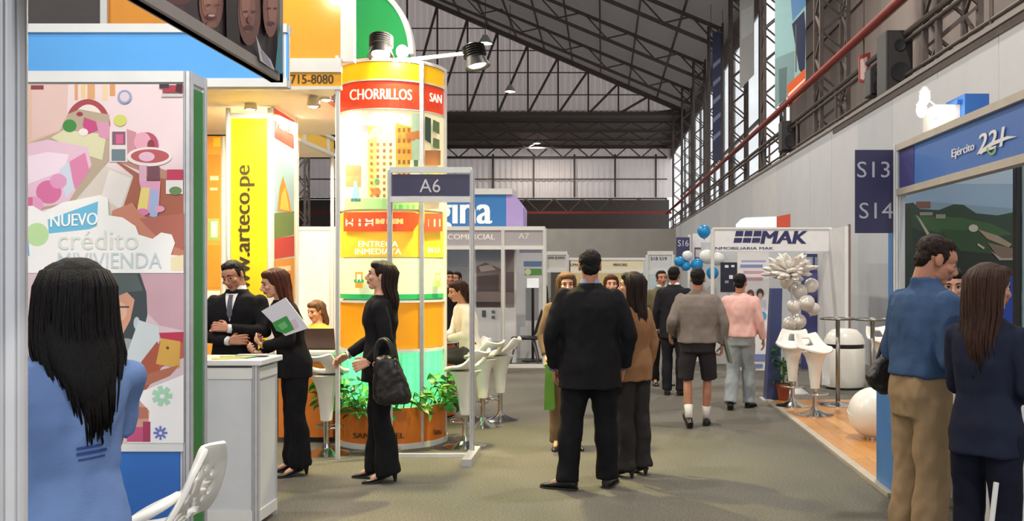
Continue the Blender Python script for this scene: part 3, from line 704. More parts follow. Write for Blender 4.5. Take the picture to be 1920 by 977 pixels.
# wall along the aisle: red and blue poster
XW = -3.1; fW = planeX(XW)
pw = thing('aisle_poster_wall', 'narrow receding poster wall with red top and sky picture', 'panel', (XW, 9.3, 0))
y0, y1 = 9.06, XW*F/(556-PX)
obj('wall_board', MB().bb(XW-0.03, XW, y0, y1, 0.0, 3.18), M_WHITE, pw)
obj('post', post_mb(XW-0.015, y1, 0, 3.15, 0.05), M_WHITEP, pw)
sh = [('9fc4dd', [(514, 262), (551, 282), (551, 420), (514, 430)]), ('c7463c', [(514, 202), (551, 226), (551, 280), (514, 258)]), ('6f8a4e', [(514, 400), (551, 396), (551, 440), (514, 448)]),
      ('d98e2c', [(520, 395), (524, 352), (530, 330), (536, 352), (542, 372), (546, 398)]), ('e7c15a', [(524, 392), (528, 362), (534, 350), (538, 372), (542, 396)]), ('c7463c', [(514, 448), (551, 442), (551, 480), (514, 486)]), ('e8a040', [(514, 488), (551, 484), (551, 640), (514, 650)]), ('f1e3c4', [(520, 500), (544, 498), (544, 507), (520, 509)])]
printed(pw, fW, sh, step=0.0008)
text_px(pw, 'MIL-130', fW, (517, 232, 549, 246), ink('f6e6dc'), off=0.01, bold=0.012, slope=0.5)
# orange poster further left
fO = planeY(10.6)
po = thing('orange_poster_panel', 'orange poster panel at the left behind the suited man', 'panel', (-4.3, 10.6, 0))
a, b = fO(330, 255), fO(418, 255)
obj('panel_sheet', MB().bb(a.x, b.x, 10.6, 10.63, 0, a.z), ink('f0a63a'), po)
obj('post', post_mb(b.x, 10.62, 0, a.z, 0.06), M_WHITEP, po)
printed(po, fO, [('ee8f2c', R4(380, 290, 413, 420)), ('f6e2b0', R4(394, 330, 410, 338)), ('f6e2b0', R4(394, 352, 408, 357)), ('a5b860', R4(390, 410, 412, 452)), ('f4efe0', R4(396, 415, 408, 445)), ('ec9628', R4(380, 460, 413, 540)), ('f2efe8', R4(370, 545, 413, 600)), ('f4d030', R4(400, 258, 414, 275))])
# white back wall of the booth and the yellow trimmed fascia of the next booth
fB = planeY(13.0); a, b = fB(380, 425), fB(740, 425)
bw = thing('booth_back_wall', 'plain white back wall behind the woman with the folder', 'panel', (-4, 13, 0))
for k in range(3):
    xx0 = a.x+(b.x-a.x)*k/3; xx1 = a.x+(b.x-a.x)*(k+1)/3
    obj('panel', MB().bb(xx0+0.02, xx1-0.02, 13.0, 13.02, 0.05, a.z-0.03), M_WHITE, bw); obj('post', post_mb(xx1, 13.01, 0, a.z, 0.045), M_WHITEP, bw)
obj('rail', MB().bb(a.x, b.x, 12.99, 13.03, a.z-0.05, a.z), M_WHITEP, bw)
XF = -3.48; fF = planeX(XF); yA, yB2 = XF*F/(560-PX), XF*F/(626-PX)
nf = thing('yellow_fascia', 'small yellow and white fascia of the booth behind', 'fascia', (XF, yA, 2.95))
zA = fF(560, 228).z; zB = fF(560, 262).z
obj('fascia_board', MB().bb(XF-0.03, XF, yA, yB2, zB+0.02, zA-0.02), ink('efc23c'), nf)
for z in (zA-0.02, zB-0.02): obj('rail', MB().bb(XF-0.05, XF+0.02, yA, yB2, z, z+0.04), M_WHITEP, nf)
for q in (0.1, 0.78): obj('strip', MB().bb(XF, XF+0.006, yA+(yB2-yA)*q, yA+(yB2-yA)*(q+0.08), zB+0.02, zA-0.02), M_WHITEP, nf)
obj('soffit', MB().bb(XF-0.8, XF-0.03, yA, yB2, zB-0.03, zB), M_CREAM, nf)
for yy in (yA, yB2): obj('post', post_mb(XF-0.02, yy, 0, zB, 0.045), M_WHITEP, nf)

# --- round printed column
CX, CYY, CR = -1.99, 9.12, 0.485
fC = cylmap(CX, CYY, CR)
def cz_at(py): return fC(735, py).z
col = thing('printed_column', 'round illuminated advertising column with building pictures and red bands', 'column', (CX, CYY, 0))
def band(name, pyt, pyb, m, r=CR):
    zt_, zb_ = cz_at(pyt), cz_at(pyb)
    return obj(name, MB().lathe([(r, zb_), (r, zt_)], (CX, CYY, 0), 64, cap=False), m, col, smooth=True)
LIT = 0.25
obj('core', MB().lathe([(CR-0.03, 0.02), (CR-0.03, cz_at(112))], (CX, CYY, 0), 48), M_WHITE, col, smooth=40)
band('yellow_top_band', 116, 148, ink('f3b90f', LIT)); band('red_name_band', 152, 203, ink('d8401e', LIT))
band('picture_band', 205, 392, ink('efe3b8', LIT)); band('lower_yellow_band', 396, 482, ink('eec034', LIT))
band('pale_logo_band', 484, 552, ink('dff0c0', LIT)); band('green_stripe', 552, 561, ink('1fae5e', LIT)); band('orange_band', 568, 655, ink('ea9a12', LIT*0.6))
M_GRN = mat('green_lit_acrylic', (96, 214, 150), 0.3, 0, 0.35, 3, emit=0.9, stretch=(8, 8, 0.3))
band('green_lit_section', 662, 772, M_GRN, CR-0.01)
for py, h in ((112, 0.03), (150, 0.012), (204, 0.008), (566, 0.02), (659, 0.03)):
    z = cz_at(py); obj('ring', MB().lathe([(CR+0.012, z-h/2), (CR+0.012, z+h/2), (CR-0.01, z+h/2), (CR-0.01, z-h/2)], (CX, CYY, 0), 64), M_WHITEP, col, smooth=40)
for px_ in (791, 834):
    p = fC(px_, 500, 0.008); obj('upright', MB().bb(p.x-0.018, p.x+0.018, p.y-0.018, p.y+0.018, 0.02, cz_at(110)), M_ALU if px_ == 791 else M_WHITEP, col)
sh = [('e7e6cf', R4(648, 208, 690, 300)), ('d9e4d6', R4(690, 210, 730, 240)), ('c9a0a0', R4(646, 235, 690, 248)), ('e0b860', R4(690, 236, 790, 252)),
      ('f4e6b0', [(684, 262), (700, 240), (716, 215), (740, 212), (742, 392), (684, 380)]), ('e9c870', [(690, 262), (706, 256), (706, 370), (690, 368)]), ('d9963a', [(742, 230), (772, 240), (772, 300), (742, 300)]), ('e5b24e', [(742, 300), (768, 300), (768, 370), (742, 370)]),
      ('9db59a', R4(772, 214, 788, 300)), ('b0703c', [(760, 250), (788, 244), (788, 262), (764, 266)]), ('4a6a58', R4(776, 300, 784, 312)), ('c4885c', R4(648, 310, 676, 350)), ('a2cf86', R4(646, 372, 788, 392)), ('6dc06a', R4(740, 384, 788, 392)),
      ('7fc4c4', [(660, 372), (664, 340), (669, 340), (673, 374)]), ('3c6a6a', R4(658, 372, 676, 378)), ('e08040', ELL(705, 360, 9, 8)), ('48b070', ELL(707, 341, 5, 6))]
for c in range(4):
    for r in range(9): sh.append(('b07a34' if (c+r) % 3 else '8a6a44', R4(694+c*12, 268+r*12, 699+c*12, 274+r*12)))
for c in range(3):
    for r in range(6): sh.append(('8a5a28', R4(746+c*9, 240+r*20, 751+c*9, 248+r*20)))
sh += [('33493f', [(797, 218), (808, 222), (808, 270), (797, 262)]), ('586a48', [(812, 224), (824, 230), (824, 252), (812, 246)]), ('586a48', [(812, 258), (824, 262), (824, 280), (812, 276)]), ('8a5a3c', R4(797, 282, 826, 310)), ('c9a24a', R4(797, 314, 828, 380)), ('7a8a5a', R4(800, 322, 812, 370)),
       ('d84a22', [(644, 398), (778, 398), (786, 402), (784, 420), (774, 434), (644, 434)]), ('f2dcc0', R4(648, 410, 700, 424)), ('f2c87a', R4(704, 410, 756, 420)), ('c8513a', R4(796, 400, 830, 434)), ('f0d2a8', R4(803, 411, 826, 425)), ('b0442a', R4(650, 416, 698, 418)),
       ('e2a23c', R4(666, 510, 680, 540)), ('eaf6d8', R4(669, 514, 677, 528)), ('35b26a', R4(664, 524, 682, 530)), ('b7d06a', R4(816, 512, 826, 538)), ('eaf6d8', R4(818, 516, 824, 526))]
printed(col, fC, sh, 'picture_print', step=0.0003, base=0.002, maxlen=14, emit=LIT)
LT = ink('fff6e0', 0.5)
text_px(col, 'CHORRILLOS', fC, (656, 168, 772, 188), LT, off=0.028, bold=0.012, curve=-2)
text_px(col, 'SAN', fC, (806, 176, 828, 192), LT, off=0.028, bold=0.012, slope=0.2)
text_px(col, 'ENTREGA', fC, (672, 452, 746, 463), LT, off=0.028, bold=0.012)
text_px(col, 'INMEDIATA', fC, (666, 466, 752, 477), LT, off=0.028, bold=0.012)
text_px(col, 'EN LA', fC, (802, 464, 826, 474), LT, off=0.028, bold=0.012)
# planter ring with lettering at the foot
fP = cylmap(CX, CYY, CR+0.02)
obj('planter_ring', MB().lathe([(CR+0.02, 0.05), (CR+0.02, 0.37), (CR-0.05, 0.37), (CR-0.05, 0.05)], (CX, CYY, 0), 64), ink('d9761a'), col, smooth=40)
obj('plinth', MB().lathe([(CR+0.03, 0.0), (CR+0.03, 0.05), (CR-0.05, 0.05), (CR-0.05, 0.0)], (CX, CYY, 0), 64), M_WHITEP, col, smooth=40)
DKT = ink('3a2008')
text_px(col, 'SAN MIGUEL', fP, (662, 812, 758, 822), DKT, off=0.012, bold=0.012)
text_px(col, 'SAN', fP, (814, 806, 828, 815), DKT, off=0.012, bold=0.012)
# trailing plant: every leaf its own piece
pl = thing('ivy_plant', 'bushy green trailing plant around the foot of the printed column', 'plant', (CX, CYY, 0.36))
lm = MB(); L = 0.075
lm.add([(0, 0, 0), (-L*0.38, L*0.35, 0.012), (0, L*0.4, -0.004), (L*0.38, L*0.35, 0.012), (-L*0.26, L*0.75, 0.006), (0, L*0.78, -0.006), (L*0.26, L*0.75, 0.006), (0, L*1.15, -0.014)],
       [(0, 2, 1), (0, 3, 2), (1, 2, 5, 4), (2, 3, 6, 5), (4, 5, 7), (5, 6, 7)])
leafs = []
for k, c in enumerate([(44, 124, 38), (74, 158, 52), (140, 190, 80), (28, 92, 34)]):
    me = lm.mesh('leaf', False); me.materials.append(mat('leaf_%d' % k, c, 0.4, 0, 0.15, 30)); leafs.append(me)
st = MB()
for k in range(26):
    a = -PI+PI*1.15*k/25+0.1; r = CR+0.02
    p0 = Vector((CX+math.cos(a)*(r-0.03), CYY+math.sin(a)*(r-0.03), 0.37)); e = p0+Vector((math.cos(a)*0.2, math.sin(a)*0.2, random.uniform(0.02, 0.22)))
    st.tube([p0, (p0+e)/2+Vector((0, 0, 0.08)), e], [0.006, 0.005, 0.003], 5)
tag(obj('stem', st, mat('plant_stem', (70, 96, 40), 0.6), pl), kind='stuff')
for k in range(270):
    a = -PI*1.02+PI*1.12*random.random(); rr = CR+0.02+random.uniform(-0.02, 0.21); bushy = 0.5+0.5*abs(math.cos(a))
    z = 0.37+random.uniform(-0.05, 0.16+0.16*bushy)*(1 if rr < CR+0.16 else 0.7)
    o = bpy.data.objects.new('leaf', random.choice(leafs)); COL.objects.link(o)
    o.location = (CX+math.cos(a)*rr, CYY+math.sin(a)*rr, z); s = random.uniform(0.9, 1.6); o.scale = (s, s, s)
    o.rotation_euler = (random.uniform(-0.9, 0.5), random.uniform(-0.7, 0.7), a-PI/2+random.uniform(-1.1, 1.1))
    o.parent = pl; o.matrix_parent_inverse = root_matrix(pl).inverted()
# spot lamps on the column
def spot_head(p, d, label, glow=10):
    p = Vector(p); d = Vector(d).normalized(); t = thing('spotlight', label, 'lamp', tuple(p))
    q = d.to_track_quat('Z', 'Y').to_matrix(); h = MB().lathe([(0.045, -0.13), (0.085, -0.1), (0.09, 0.02), (0.115, 0.1), (0.11, 0.1), (0.085, 0.02), (0.02, -0.05)], (0, 0, 0), 20)
    h.v = [tuple(q @ Vector(v)+p) for v in h.v]; obj('lamp_housing', h, M_DARK, t, smooth=40)
    for k in range(5):
        f = MB().lathe([(0.095, -0.1+k*0.022), (0.108, -0.096+k*0.022), (0.095, -0.09+k*0.022)], (0, 0, 0), 20); f.v = [tuple(q @ Vector(v)+p) for v in f.v]; obj('cooling_fin', f, M_DARK, t)
    g = MB().ell((0, 0, 0), (0.082, 0.082, 0.02)); g.v = [tuple(q @ (Vector(v)+Vector((0, 0, 0.075)))+p) for v in g.v]; obj('lamp_glass', g, mat('spot_glow', (255, 236, 190), 0.4, emit=glow), t, smooth=True)
    return t
zt = cz_at(112)
s1 = spot_head((-1.99, 8.62, 3.62), (0.05, -0.35, -1.0), 'black round spotlight standing on top of the printed column')
obj('yoke', MB().tube([(-2.1, 8.68, 3.62), (-2.1, 8.8, 3.5), (-2.0, 8.9, zt)], 0.012, 8), M_DARK, s1)
s2 = spot_head((-1.16, 8.75, 3.56), (0.25, -0.1, -1.0), 'black round spotlight on the long white arm right of the column')
obj('arm', MB().tube([(-1.85, 8.85, zt+0.04), (-1.28, 8.76, zt+0.08), (-1.2, 8.75, 3.58)], 0.018, 8), M_WHITEP, s2)
s3 = thing('halogen_lamp', 'glaring bare halogen lamp on the rim of the printed column', 'lamp', (-1.82, 8.72, zt))
obj('lamp_base', MB().lathe([(0.05, 0), (0.05, 0.03), (0.02, 0.05)], (-1.82, 8.72, zt), 16), M_ALU, s3)
obj('bulb', MB().ell((-1.82, 8.72, zt+0.09), (0.055, 0.055, 0.06)), mat('halogen_glow', (255, 246, 224), 0.4, emit=60), s3, smooth=True)
light('halogen_light', 'POINT', (-1.8, 8.5, zt+0.1), 40, (1, 0.9, 0.7), 0.06)
light('column_spot_light', 'SPOT', (-1.9, 8.45, 3.5), 60, (1, 0.88, 0.62), 0.06, (-1.7, 7.9, 0), 80)
light('arm_spot_light', 'SPOT', (-1.12, 8.73, 3.42), 420, (1, 0.9, 0.33), 0.06, (-0.85, 8.0, 0), 85)
light('booth_ceiling_light', 'AREA', (-3.35, 9.6, 3.1), 75, WARM, 1.0)
light('booth_ceiling_light', 'AREA', (-3.0, 8.5, 3.1), 55, WARM, 0.5)
light('booth_ceiling_light', 'AREA', (-3.6, 11.6, 3.0), 60, WARM, 1.0)
for (px_, py_, Yl, lb) in ((470, 196, 8.9, 'small white spotlight under the booth ceiling above the yellow banner'), (588, 190, 8.5, 'chrome track spotlight under the booth ceiling beside the column'), (612, 178, 8.6, 'second chrome spotlight under the booth ceiling nearest the column')):
    p = at(px_, py_, Yl); t = thing('track_spotlight', lb, 'lamp', tuple(p), 0, 'booth ceiling spotlights')
    obj('lamp_head', MB().lathe([(0.02, 0.06), (0.05, 0.03), (0.06, -0.05), (0.055, -0.05), (0.03, 0.0)], p, 18), M_CHROME, t, smooth=40)
    obj('bulb', MB().ell(p+Vector((0, 0, -0.04)), (0.04, 0.04, 0.02)), M_BULB, t, smooth=True)
    obj('stem', MB().tube([p+Vector((0, 0, 0.05)), Vector((p.x, p.y, 3.17))], 0.01, 6), M_CHROME, t)
# floodlights on arms: one before the orange panel, two unseen ones added to brighten the poster tower and blue header
def flood(label, p, aim, power, colr, mount):
    p = Vector(p); d = (Vector(aim)-p).normalized(); t = spot_head(p, d, label, 20)
    obj('arm', MB().tube([p-d*0.1, (p-d*0.1+Vector(mount))/2+Vector((0, 0, 0.08)), mount], 0.014, 8), M_ALU, t, smooth=50)
    light('floodlight_beam', 'SPOT', tuple(p+d*0.13), power, colr, 0.07, aim, 110, 0.8)
flood('floodlight on an arm before the orange panel above the picture', (-2.52, 7.3, 4.25), (-2.5, 8.3, 3.9), 26, (1, 0.86, 0.62), (-2.52, 8.22, 4.6))
flood('unseen arm floodlight added to brighten the poster tower', (-1.35, 2.2, 3.5), (-2.3, 4.3, 1.5), 45, (1, 0.95, 0.88), (-1.05, 2.2, 3.62))
flood('second unseen arm floodlight added to brighten the poster tower and blue header', (-1.25, 2.9, 3.5), (-2.1, 4.6, 2.0), 40, (1, 0.95, 0.88), (-1.05, 2.9, 3.62))
# orange information desk behind the folder woman
dk = thing('orange_desk', 'orange desk with white top behind the woman with the folder', 'desk', (-2.85, 9.1, 0))
obj('desk_front', MB().bb(-3.04, -2.53, 9.0, 9.03, 0.05, 0.79), ink('dd7c1c'), dk); obj('desk_top', MB().bb(-3.06, -2.51, 8.95, 9.5, 0.82, 0.86), M_WHITE, dk, bevel=0.008)
obj('top_band', MB().bb(-3.05, -2.52, 8.97, 9.02, 0.76, 0.82), M_WHITE, dk); obj('desk_side', MB().bb(-2.56, -2.53, 9.03, 9.48, 0.05, 0.82), ink('dd7c1c'), dk)
obj('desk_back', MB().bb(-3.04, -2.56, 9.45, 9.48, 0.05, 0.82), M_WHITE, dk)
t = thing('laptop', 'dark open laptop on the orange desk', 'laptop', (-2.62, 9.2, 0.86))
obj('laptop_base', MB().bb(-2.84, -2.54, 9.12, 9.34, 0.86, 0.88), M_DARK, t, bevel=0.004); obj('laptop_screen', MB().box((-2.69, 9.1, 0.97), (0.3, 0.012, 0.2), Matrix.Rotation(0.25, 3, 'X')), mat('laptop_lid', (74, 54, 48), 0.5), t, bevel=0.004)

# --- A6 stand number gantry
GYY = 8.3; fG = planeY(GYY)
g = thing('stand_number_gantry', 'silver gantry frame carrying the dark A6 sign', 'sign', tuple(fG(800, 870)))
xl, xr = fG(731, 0).x, fG(885, 0).x; zt = 2.48
for x in (xl, xr): obj('post', post_mb(x, GYY, 0.0, zt, 0.046), M_ALU, g)
for py in (319, 374): z = fG(0, py).z; obj('rail', MB().bb(xl, xr, GYY-0.02, GYY+0.02, z-0.025, z+0.025), M_WHITEP, g)
obj('sign_board', MB().bb(xl+0.02, xr-0.02, GYY-0.008, GYY+0.008, fG(0, 368).z, fG(0, 327).z), ink('3e3a58'), g)
text_px(g, 'A6', fG, (787, 336, 826, 361), ink('d2ccd2'), off=0.012)
obj('foot_plate', MB().bb(xr-0.03, xr+0.05, GYY-0.42, GYY+0.2, 0, 0.06), M_ALU, g); obj('foot_plate', MB().bb(xl-0.03, xl+0.03, GYY-0.1, GYY+0.3, 0, 0.04), M_ALU, g)
obj('floor_rail', MB().bb(xl, xr, GYY-0.015, GYY+0.015, 0, 0.03), M_WHITEP, g)

# --- white bar stools
def bar_stool(label, loc, rotz, group, h=0.72, style=0):
    t = thing('bar_stool', label, 'stool', loc, rotz, group)
    m = MB(); rows = []                                       # seat shell: rounded dish rising to a back lip, local front = -Y
    for i in range(13):
        v = -1+2*i/12; row = []
        for j in range(13):
            u = -1+2*j/12; s = math.sqrt(max(0.0, 1-0.5*v*v)); x = 0.2*u*s; y = 0.19*v*math.sqrt(max(0, 1-0.5*u*u))
            z = h+0.02+0.03*u*u+(0.16*max(0, v)**2.2 if v > 0 else -0.03*v*v)
            row.append((x, y+0.04*max(0, v), z))
        rows.append(row)
    s = obj('seat', sheet_mb(rows, 0.03, lambda i, j: i in (9, 10) and 4 <= j <= 7), M_PLASTIC, t, smooth=60, local=True)
    sm = s.modifiers.new('sub', 'SUBSURF'); sm.levels = 1; sm.render_levels = 1
    obj('seat_cone', MB().lathe([(0.15, h), (0.11, h-0.05), (0.075, h-0.16), (0.055, h-0.34), (0.05, h-0.4), (0.03, h-0.41)], (0, 0, 0), 28), M_PLASTIC, t, smooth=50, local=True)
    obj('pole', MB().tube([(0, 0, 0.03), (0, 0, h-0.38)], 0.024, 14), M_CHROME, t, smooth=50, local=True)
    obj('base', MB().lathe([(0.2, 0), (0.2, 0.012), (0.12, 0.03), (0.05, 0.06), (0.03, 0.1)], (0, 0, 0), 32), M_CHROME, t, smooth=40, local=True)
    obj('foot_rest', MB().tube([(0.0, 0, 0.22)]+[(0.13*math.sin(a), -0.13*math.cos(a)-0.02, 0.24) for a in [(-1.4+2.8*k/12) for k in range(13)]]+[(0, 0, 0.22)], 0.01, 8), M_CHROME, t, smooth=50, local=True)
    return t
def gy(px, py): Y = CH*F/(py-PY); return ((px-PX)*Y/F, Y, 0)
bs = bar_stool('white bar stool with a slotted back at the orange desk', gy(612, 852), 2.9, 'white bar stools left of the aisle', 0.7)
dup(bs, gy(872, 838), -1.9, 'white bar stool right behind the silver A6 gantry post')
dup(bs, gy(905, 800), -2.2, 'white bar stool beside the one behind the A6 post')
dup(bs, gy(938, 788), -1.7, 'white bar stool nearest the aisle right of the A6 gantry')
dup(bs, gy(882, 790), -1.2, 'white bar stool carrying the seated person in white')
# curved orange counter the stools stand at
oc = thing('curved_orange_counter', 'curved orange counter with cream top right of the printed column', 'counter', (-1.75, 10.3, 0))
obj('counter_wall', MB().lathe([(0.4, 0.02), (0.4, 0.8), (0.36, 0.8), (0.36, 0.02)], (-2.05, 10.7, 0), 40), ink('c9601c'), oc, smooth=40)
obj('counter_top', MB().lathe([(0.46, 0.82), (0.46, 0.86), (0.001, 0.86), (0.001, 0.82)], (-2.05, 10.7, 0), 48), M_WHITE, oc, smooth=40)

# ================================================================== 'gina' BOOTH BEHIND
GB = 16.0; f6 = planeY(GB)
gb = thing('blue_header_booth', 'white framed booth with blue header lettering behind the A6 sign', 'booth', tuple(f6(930, 690)))
xl, xr = f6(700, 0).x, f6(1022, 0).x
zf0, zf1 = f6(0, 464).z, f6(0, 428).z
obj('fascia_board', MB().bb(xl, xr, GB, GB+0.03, zf0, zf1), ink('a9a4aa'), gb)
for z in (zf0, zf1): obj('rail', MB().bb(xl, xr, GB-0.03, GB+0.05, z-0.035, z+0.03), M_WHITEP, gb)
for px_ in (705, 943, 1021): obj('post', post_mb(f6(px_, 0).x, GB, 0, zf1, 0.07), M_WHITEP, gb)
obj('floor_rail', MB().bb(f6(945, 0).x, xr, GB-0.02, GB+0.06, 0, 0.06), M_WHITEP, gb)
text_px(gb, 'CENTRO COMERCIAL', f6, (770, 439, 928, 449), ink('f4f0f0'), bold=0.012)
text_px(gb, 'A7', f6, (972, 437, 992, 448), ink('d6d2d4'), bold=0.01)
bx = thing('blue_lettered_box', 'blue box sign with big white lettering above the booth', 'sign', tuple(f6(890, 425)))
z0, z1 = f6(0, 425).z, f6(0, 364).z
obj('sign_box', MB().bb(f6(700, 0).x, f6(948, 0).x, GB+0.1, GB+0.9, z0, z1), ink('2f76b8', 0.1), bx)
obj('light_rail', MB().bb(f6(700, 0).x, f6(960, 0).x, GB+0.05, GB+0.95, z1, f6(0, 353).z), M_WHITEP, bx)
obj('violet_end', MB().prism([(948, 364), (962, 364), (980, 388), (980, 425), (948, 425)], lambda u, v, o: f6(u, v, o), -0.9, -0.1), ink('b7a2e0'), bx)
text_px(bx, 'página', planeY(GB+0.1), (760, 368, 921, 437), ink('eef2f6', 0.2), off=0.01, bold=0.012)
# interior walls and photo posters
gi = thing('booth_interior_wall', 'grey inner wall of the blue header booth', 'panel', tuple(planeY(17.6)(860, 690)))
f7 = planeY(17.6)
obj('wall_board', MB().bb(f7(690, 0).x, f7(893, 0).x, 17.6, 17.65, 0, 2.35), mat('booth_grey', (186, 188, 192), 0.6, 0, 0.03), gi)
pp = thing('photo_poster', 'tall dusky landscape photo poster inside the booth', 'poster', tuple(planeY(16.9)(915, 580)))
f8 = planeY(16.9)
obj('poster_board', MB().prism(R4(890, 455, 968, 682), lambda u, v, o: f8(u, v, o), -0.03, 0), ink('d9d9da'), pp)
printed(pp, f8, [('b9b6bc', R4(893, 460, 939, 576)), ('9fa6b4', R4(893, 462, 939, 490)), ('7c6c70', [(893, 500), (910, 492), (939, 504), (939, 550), (893, 552)]), ('54464c', [(896, 518), (935, 514), (936, 546), (896, 546)]), ('988a88', R4(893, 548, 939, 566)), ('453a3c', R4(893, 566, 939, 576)), ('c2b8ba', [(898, 500), (920, 496), (930, 506), (902, 510)]),
                ('86787c', R4(948, 462, 964, 576)), ('5a4c50', R4(948, 510, 964, 548)), ('4c5a66', R4(904, 582, 911, 594)), ('6a6a70', R4(922, 582, 928, 587)), ('6a6a70', R4(922, 592, 928, 597)), ('a2a4a8', R4(896, 640, 936, 668))], step=0.002)
# brochure panels between A7 and the aisle: coloured strips
rp = thing('info_board', 'narrow white info board with blue and green strips under A7', 'panel', tuple(planeY(17.8)(990, 690)))
f9 = planeY(17.8)
obj('board', MB().prism(R4(968, 455, 1018, 684), lambda u, v, o: f9(u, v, o), -0.03, 0), ink('dcdcdc'), rp)
printed(rp, f9, [('8f90a4', R4(974, 466, 1016, 474)), ('6f86b4', R4(982, 490, 1016, 500)), ('5fa04c', R4(984, 504, 1016, 516)), ('e4efc4', ELL(990, 510, 6, 6)), ('9a9a9c', R4(986, 540, 1010, 600))], step=0.002)
# monitor on a stand and a black office chair
t = thing('monitor', 'small white screen on a dark stand in the booth', 'monitor', tuple(planeY(17.2)(1000, 690)))
fm = planeY(17.2); obj('screen', MB().prism(R4(988, 522, 1010, 540), lambda u, v, o: fm(u, v, o), -0.04, 0), ink('eef0f2', 0.3), t, bevel=0.005); p = fm(999, 540); obj('stand', MB().tube([p, (p.x, p.y+0.02, 0.02)], 0.025, 8), M_DARK, t); obj('base', MB().lathe([(0.2, 0), (0.2, 0.02), (0.02, 0.04)], (p.x, p.y+0.02, 0), 20), M_DARK, t)
p = Vector(gy(985, 680)); oc2 = thing('black_chair', 'black cantilever chair standing in the booth behind the stools', 'chair', tuple(p))
x, y = p.x, p.y
obj('seat', MB().box((x, y, 0.44), (0.46, 0.46, 0.05)), M_DARK, oc2, bevel=0.015); obj('backrest', MB().box((x+0.24, y, 0.72), (0.04, 0.44, 0.46), Matrix.Rotation(0.3, 3, 'Y')), M_DARK, oc2, bevel=0.015)
for sx in (-1, 1):
    for sy in (-1, 1): obj('leg', MB().tube([(x+sx*0.14, y+sy*0.2, 0.43), (x+sx*0.24, y+sy*0.22, 0)], 0.014, 8), M_STEEL, oc2)

# far booths at the end of the aisle
def far_booth(px0, px1, Y, pyt, label, colr, texts, depth=2.0, wallc='cfc9c0'):
    f = planeY(Y); t = thing('far_booth', label, 'booth', tuple(f((px0+px1)/2, 510+CH*F/Y)))
    xl, xr = f(px0, 0).x, f(px1, 0).x; zt_ = f(0, pyt).z; h = 0.32
    obj('fascia_board', MB().bb(xl, xr, Y, Y+0.04, zt_-h, zt_), ink(colr), t); obj('rail', MB().bb(xl, xr, Y-0.03, Y+0.06, zt_, zt_+0.08), M_WHITEP, t); obj('rail', MB().bb(xl, xr, Y-0.03, Y+0.06, zt_-h-0.08, zt_-h), M_WHITEP, t)
    for x in (xl, xr): obj('post', post_mb(x, Y, 0, zt_, 0.08), M_WHITEP, t)
    obj('back_wall', MB().bb(xl, xr, Y+depth, Y+depth+0.05, 0, zt_-0.1), ink(wallc), t)
    for s, bx_ in texts: text_px(t, s, f, bx_, ink('34343c'), off=0.01, bold=0.012)
far_booth(1024, 1064, 22, 478, 'far white booth with a dark name strip left of the suited man', 'cfcac4', [('SAN JUAN', (1026, 481, 1058, 487))], 2, '46423f')
far_booth(1066, 1210, 30, 488, 'long cream booth row at the far end behind the suited man', 'e3d6b8', [('MIRAFLORES', (1150, 494, 1176, 499)), ('LIMA', (1040+30, 494, 1085, 499))], 3, 'e0c98c')
far_booth(1214, 1262, 20, 478, 'far pale blue booth behind the dark haired man', 'd6dadd', [('S18 S19', (1220, 482, 1250, 488))], 2, 'c4d6e0')
# ================================================================== RIGHT SIDE BOOTHS
# --- laminate floor of the open booth, board by board
WXL, WYN, WYF = 2.05, 6.86, 11.85
wf = thing('laminate_floor', 'honey coloured laminate booth floor with pale edge strip', 'flooring', (3.3, 9.3, 0))
M_PL = [mat('laminate_%d' % k, c, 0.3, 0, 0.12, 6, stretch=(6, 0.6, 1)) for k, c in enumerate([(198, 140, 74), (206, 150, 84), (188, 130, 66)])]
obj('underlay', MB().bb(WXL, 4.5, WYN, WYF, 0, 0.012), M_STEEL, wf)
nb = 16; bwid = (4.48-WXL-0.04)/nb
pmesh = []
for k in range(3):
    me = MB().bb(0.001, bwid-0.001, 0.001, 1.245, 0.012, 0.024).mesh('floor_board'); me.materials.append(M_PL[k]); pmesh.append(me)
for i in range(nb):
    for j in range(4):
        o = bpy.data.objects.new('floor_board', random.choice(pmesh)); COL.objects.link(o)
        o.location = (WXL+0.04+i*bwid, WYN+j*1.247, 0); o.parent = wf; o.matrix_parent_inverse = root_matrix(wf).inverted()
obj('edge_strip', MB().bb(WXL-0.03, WXL+0.04, WYN-0.05, WYF, 0, 0.03), mat('edge_strip_alu', (190, 180, 165), 0.4, 0.3), wf)

# --- stand with the landscape picture
SX, SY = 2.1, 6.8
fS = planeX(SX); fE = planeY(SY)
sb = thing('landscape_booth', 'booth with blue header and big landscape picture at the right', 'booth', (SX, SY, 0))
zt, zb = 2.455, 2.185
obj('header_board', MB().bb(SX, SX+0.02, 3.6, SY, zb, zt), ink('3f74c4'), sb)
for z in (zt, zb-0.045): obj('header_rail', MB().bb(SX-0.025, SX+0.045, 3.6, SY, z, z+0.045), mat('rail_sand', (196, 188, 176), 0.45, 0.2), sb)
obj('header_end_patch', MB().bb(SX-0.004, SX, SY-0.33, SY-0.02, zb, zt), ink('3d3a80'), sb)
obj('end_wall', MB().bb(SX, 3.15, SY, SY+0.05, 0.0, 2.46), M_PANEL, sb)
obj('post', post_mb(SX-0.01, SY+0.01, 0, 2.5, 0.055), M_WHITEP, sb)
obj('post', post_mb(3.15, SY+0.01, 0, 2.5, 0.055), M_WHITEP, sb)
obj('blue_side_panel', MB().bb(SX-0.03, SX-0.01, SY+0.05, SY+0.16, 0.02, 2.0), ink('3f78b8'), sb)
obj('blue_low_panel', MB().bb(SX-0.03, SX-0.01, SY+0.16, SY+0.46, 0.03, 0.8), ink('3f78b8'), sb)
WT = ink('f2f2f4')
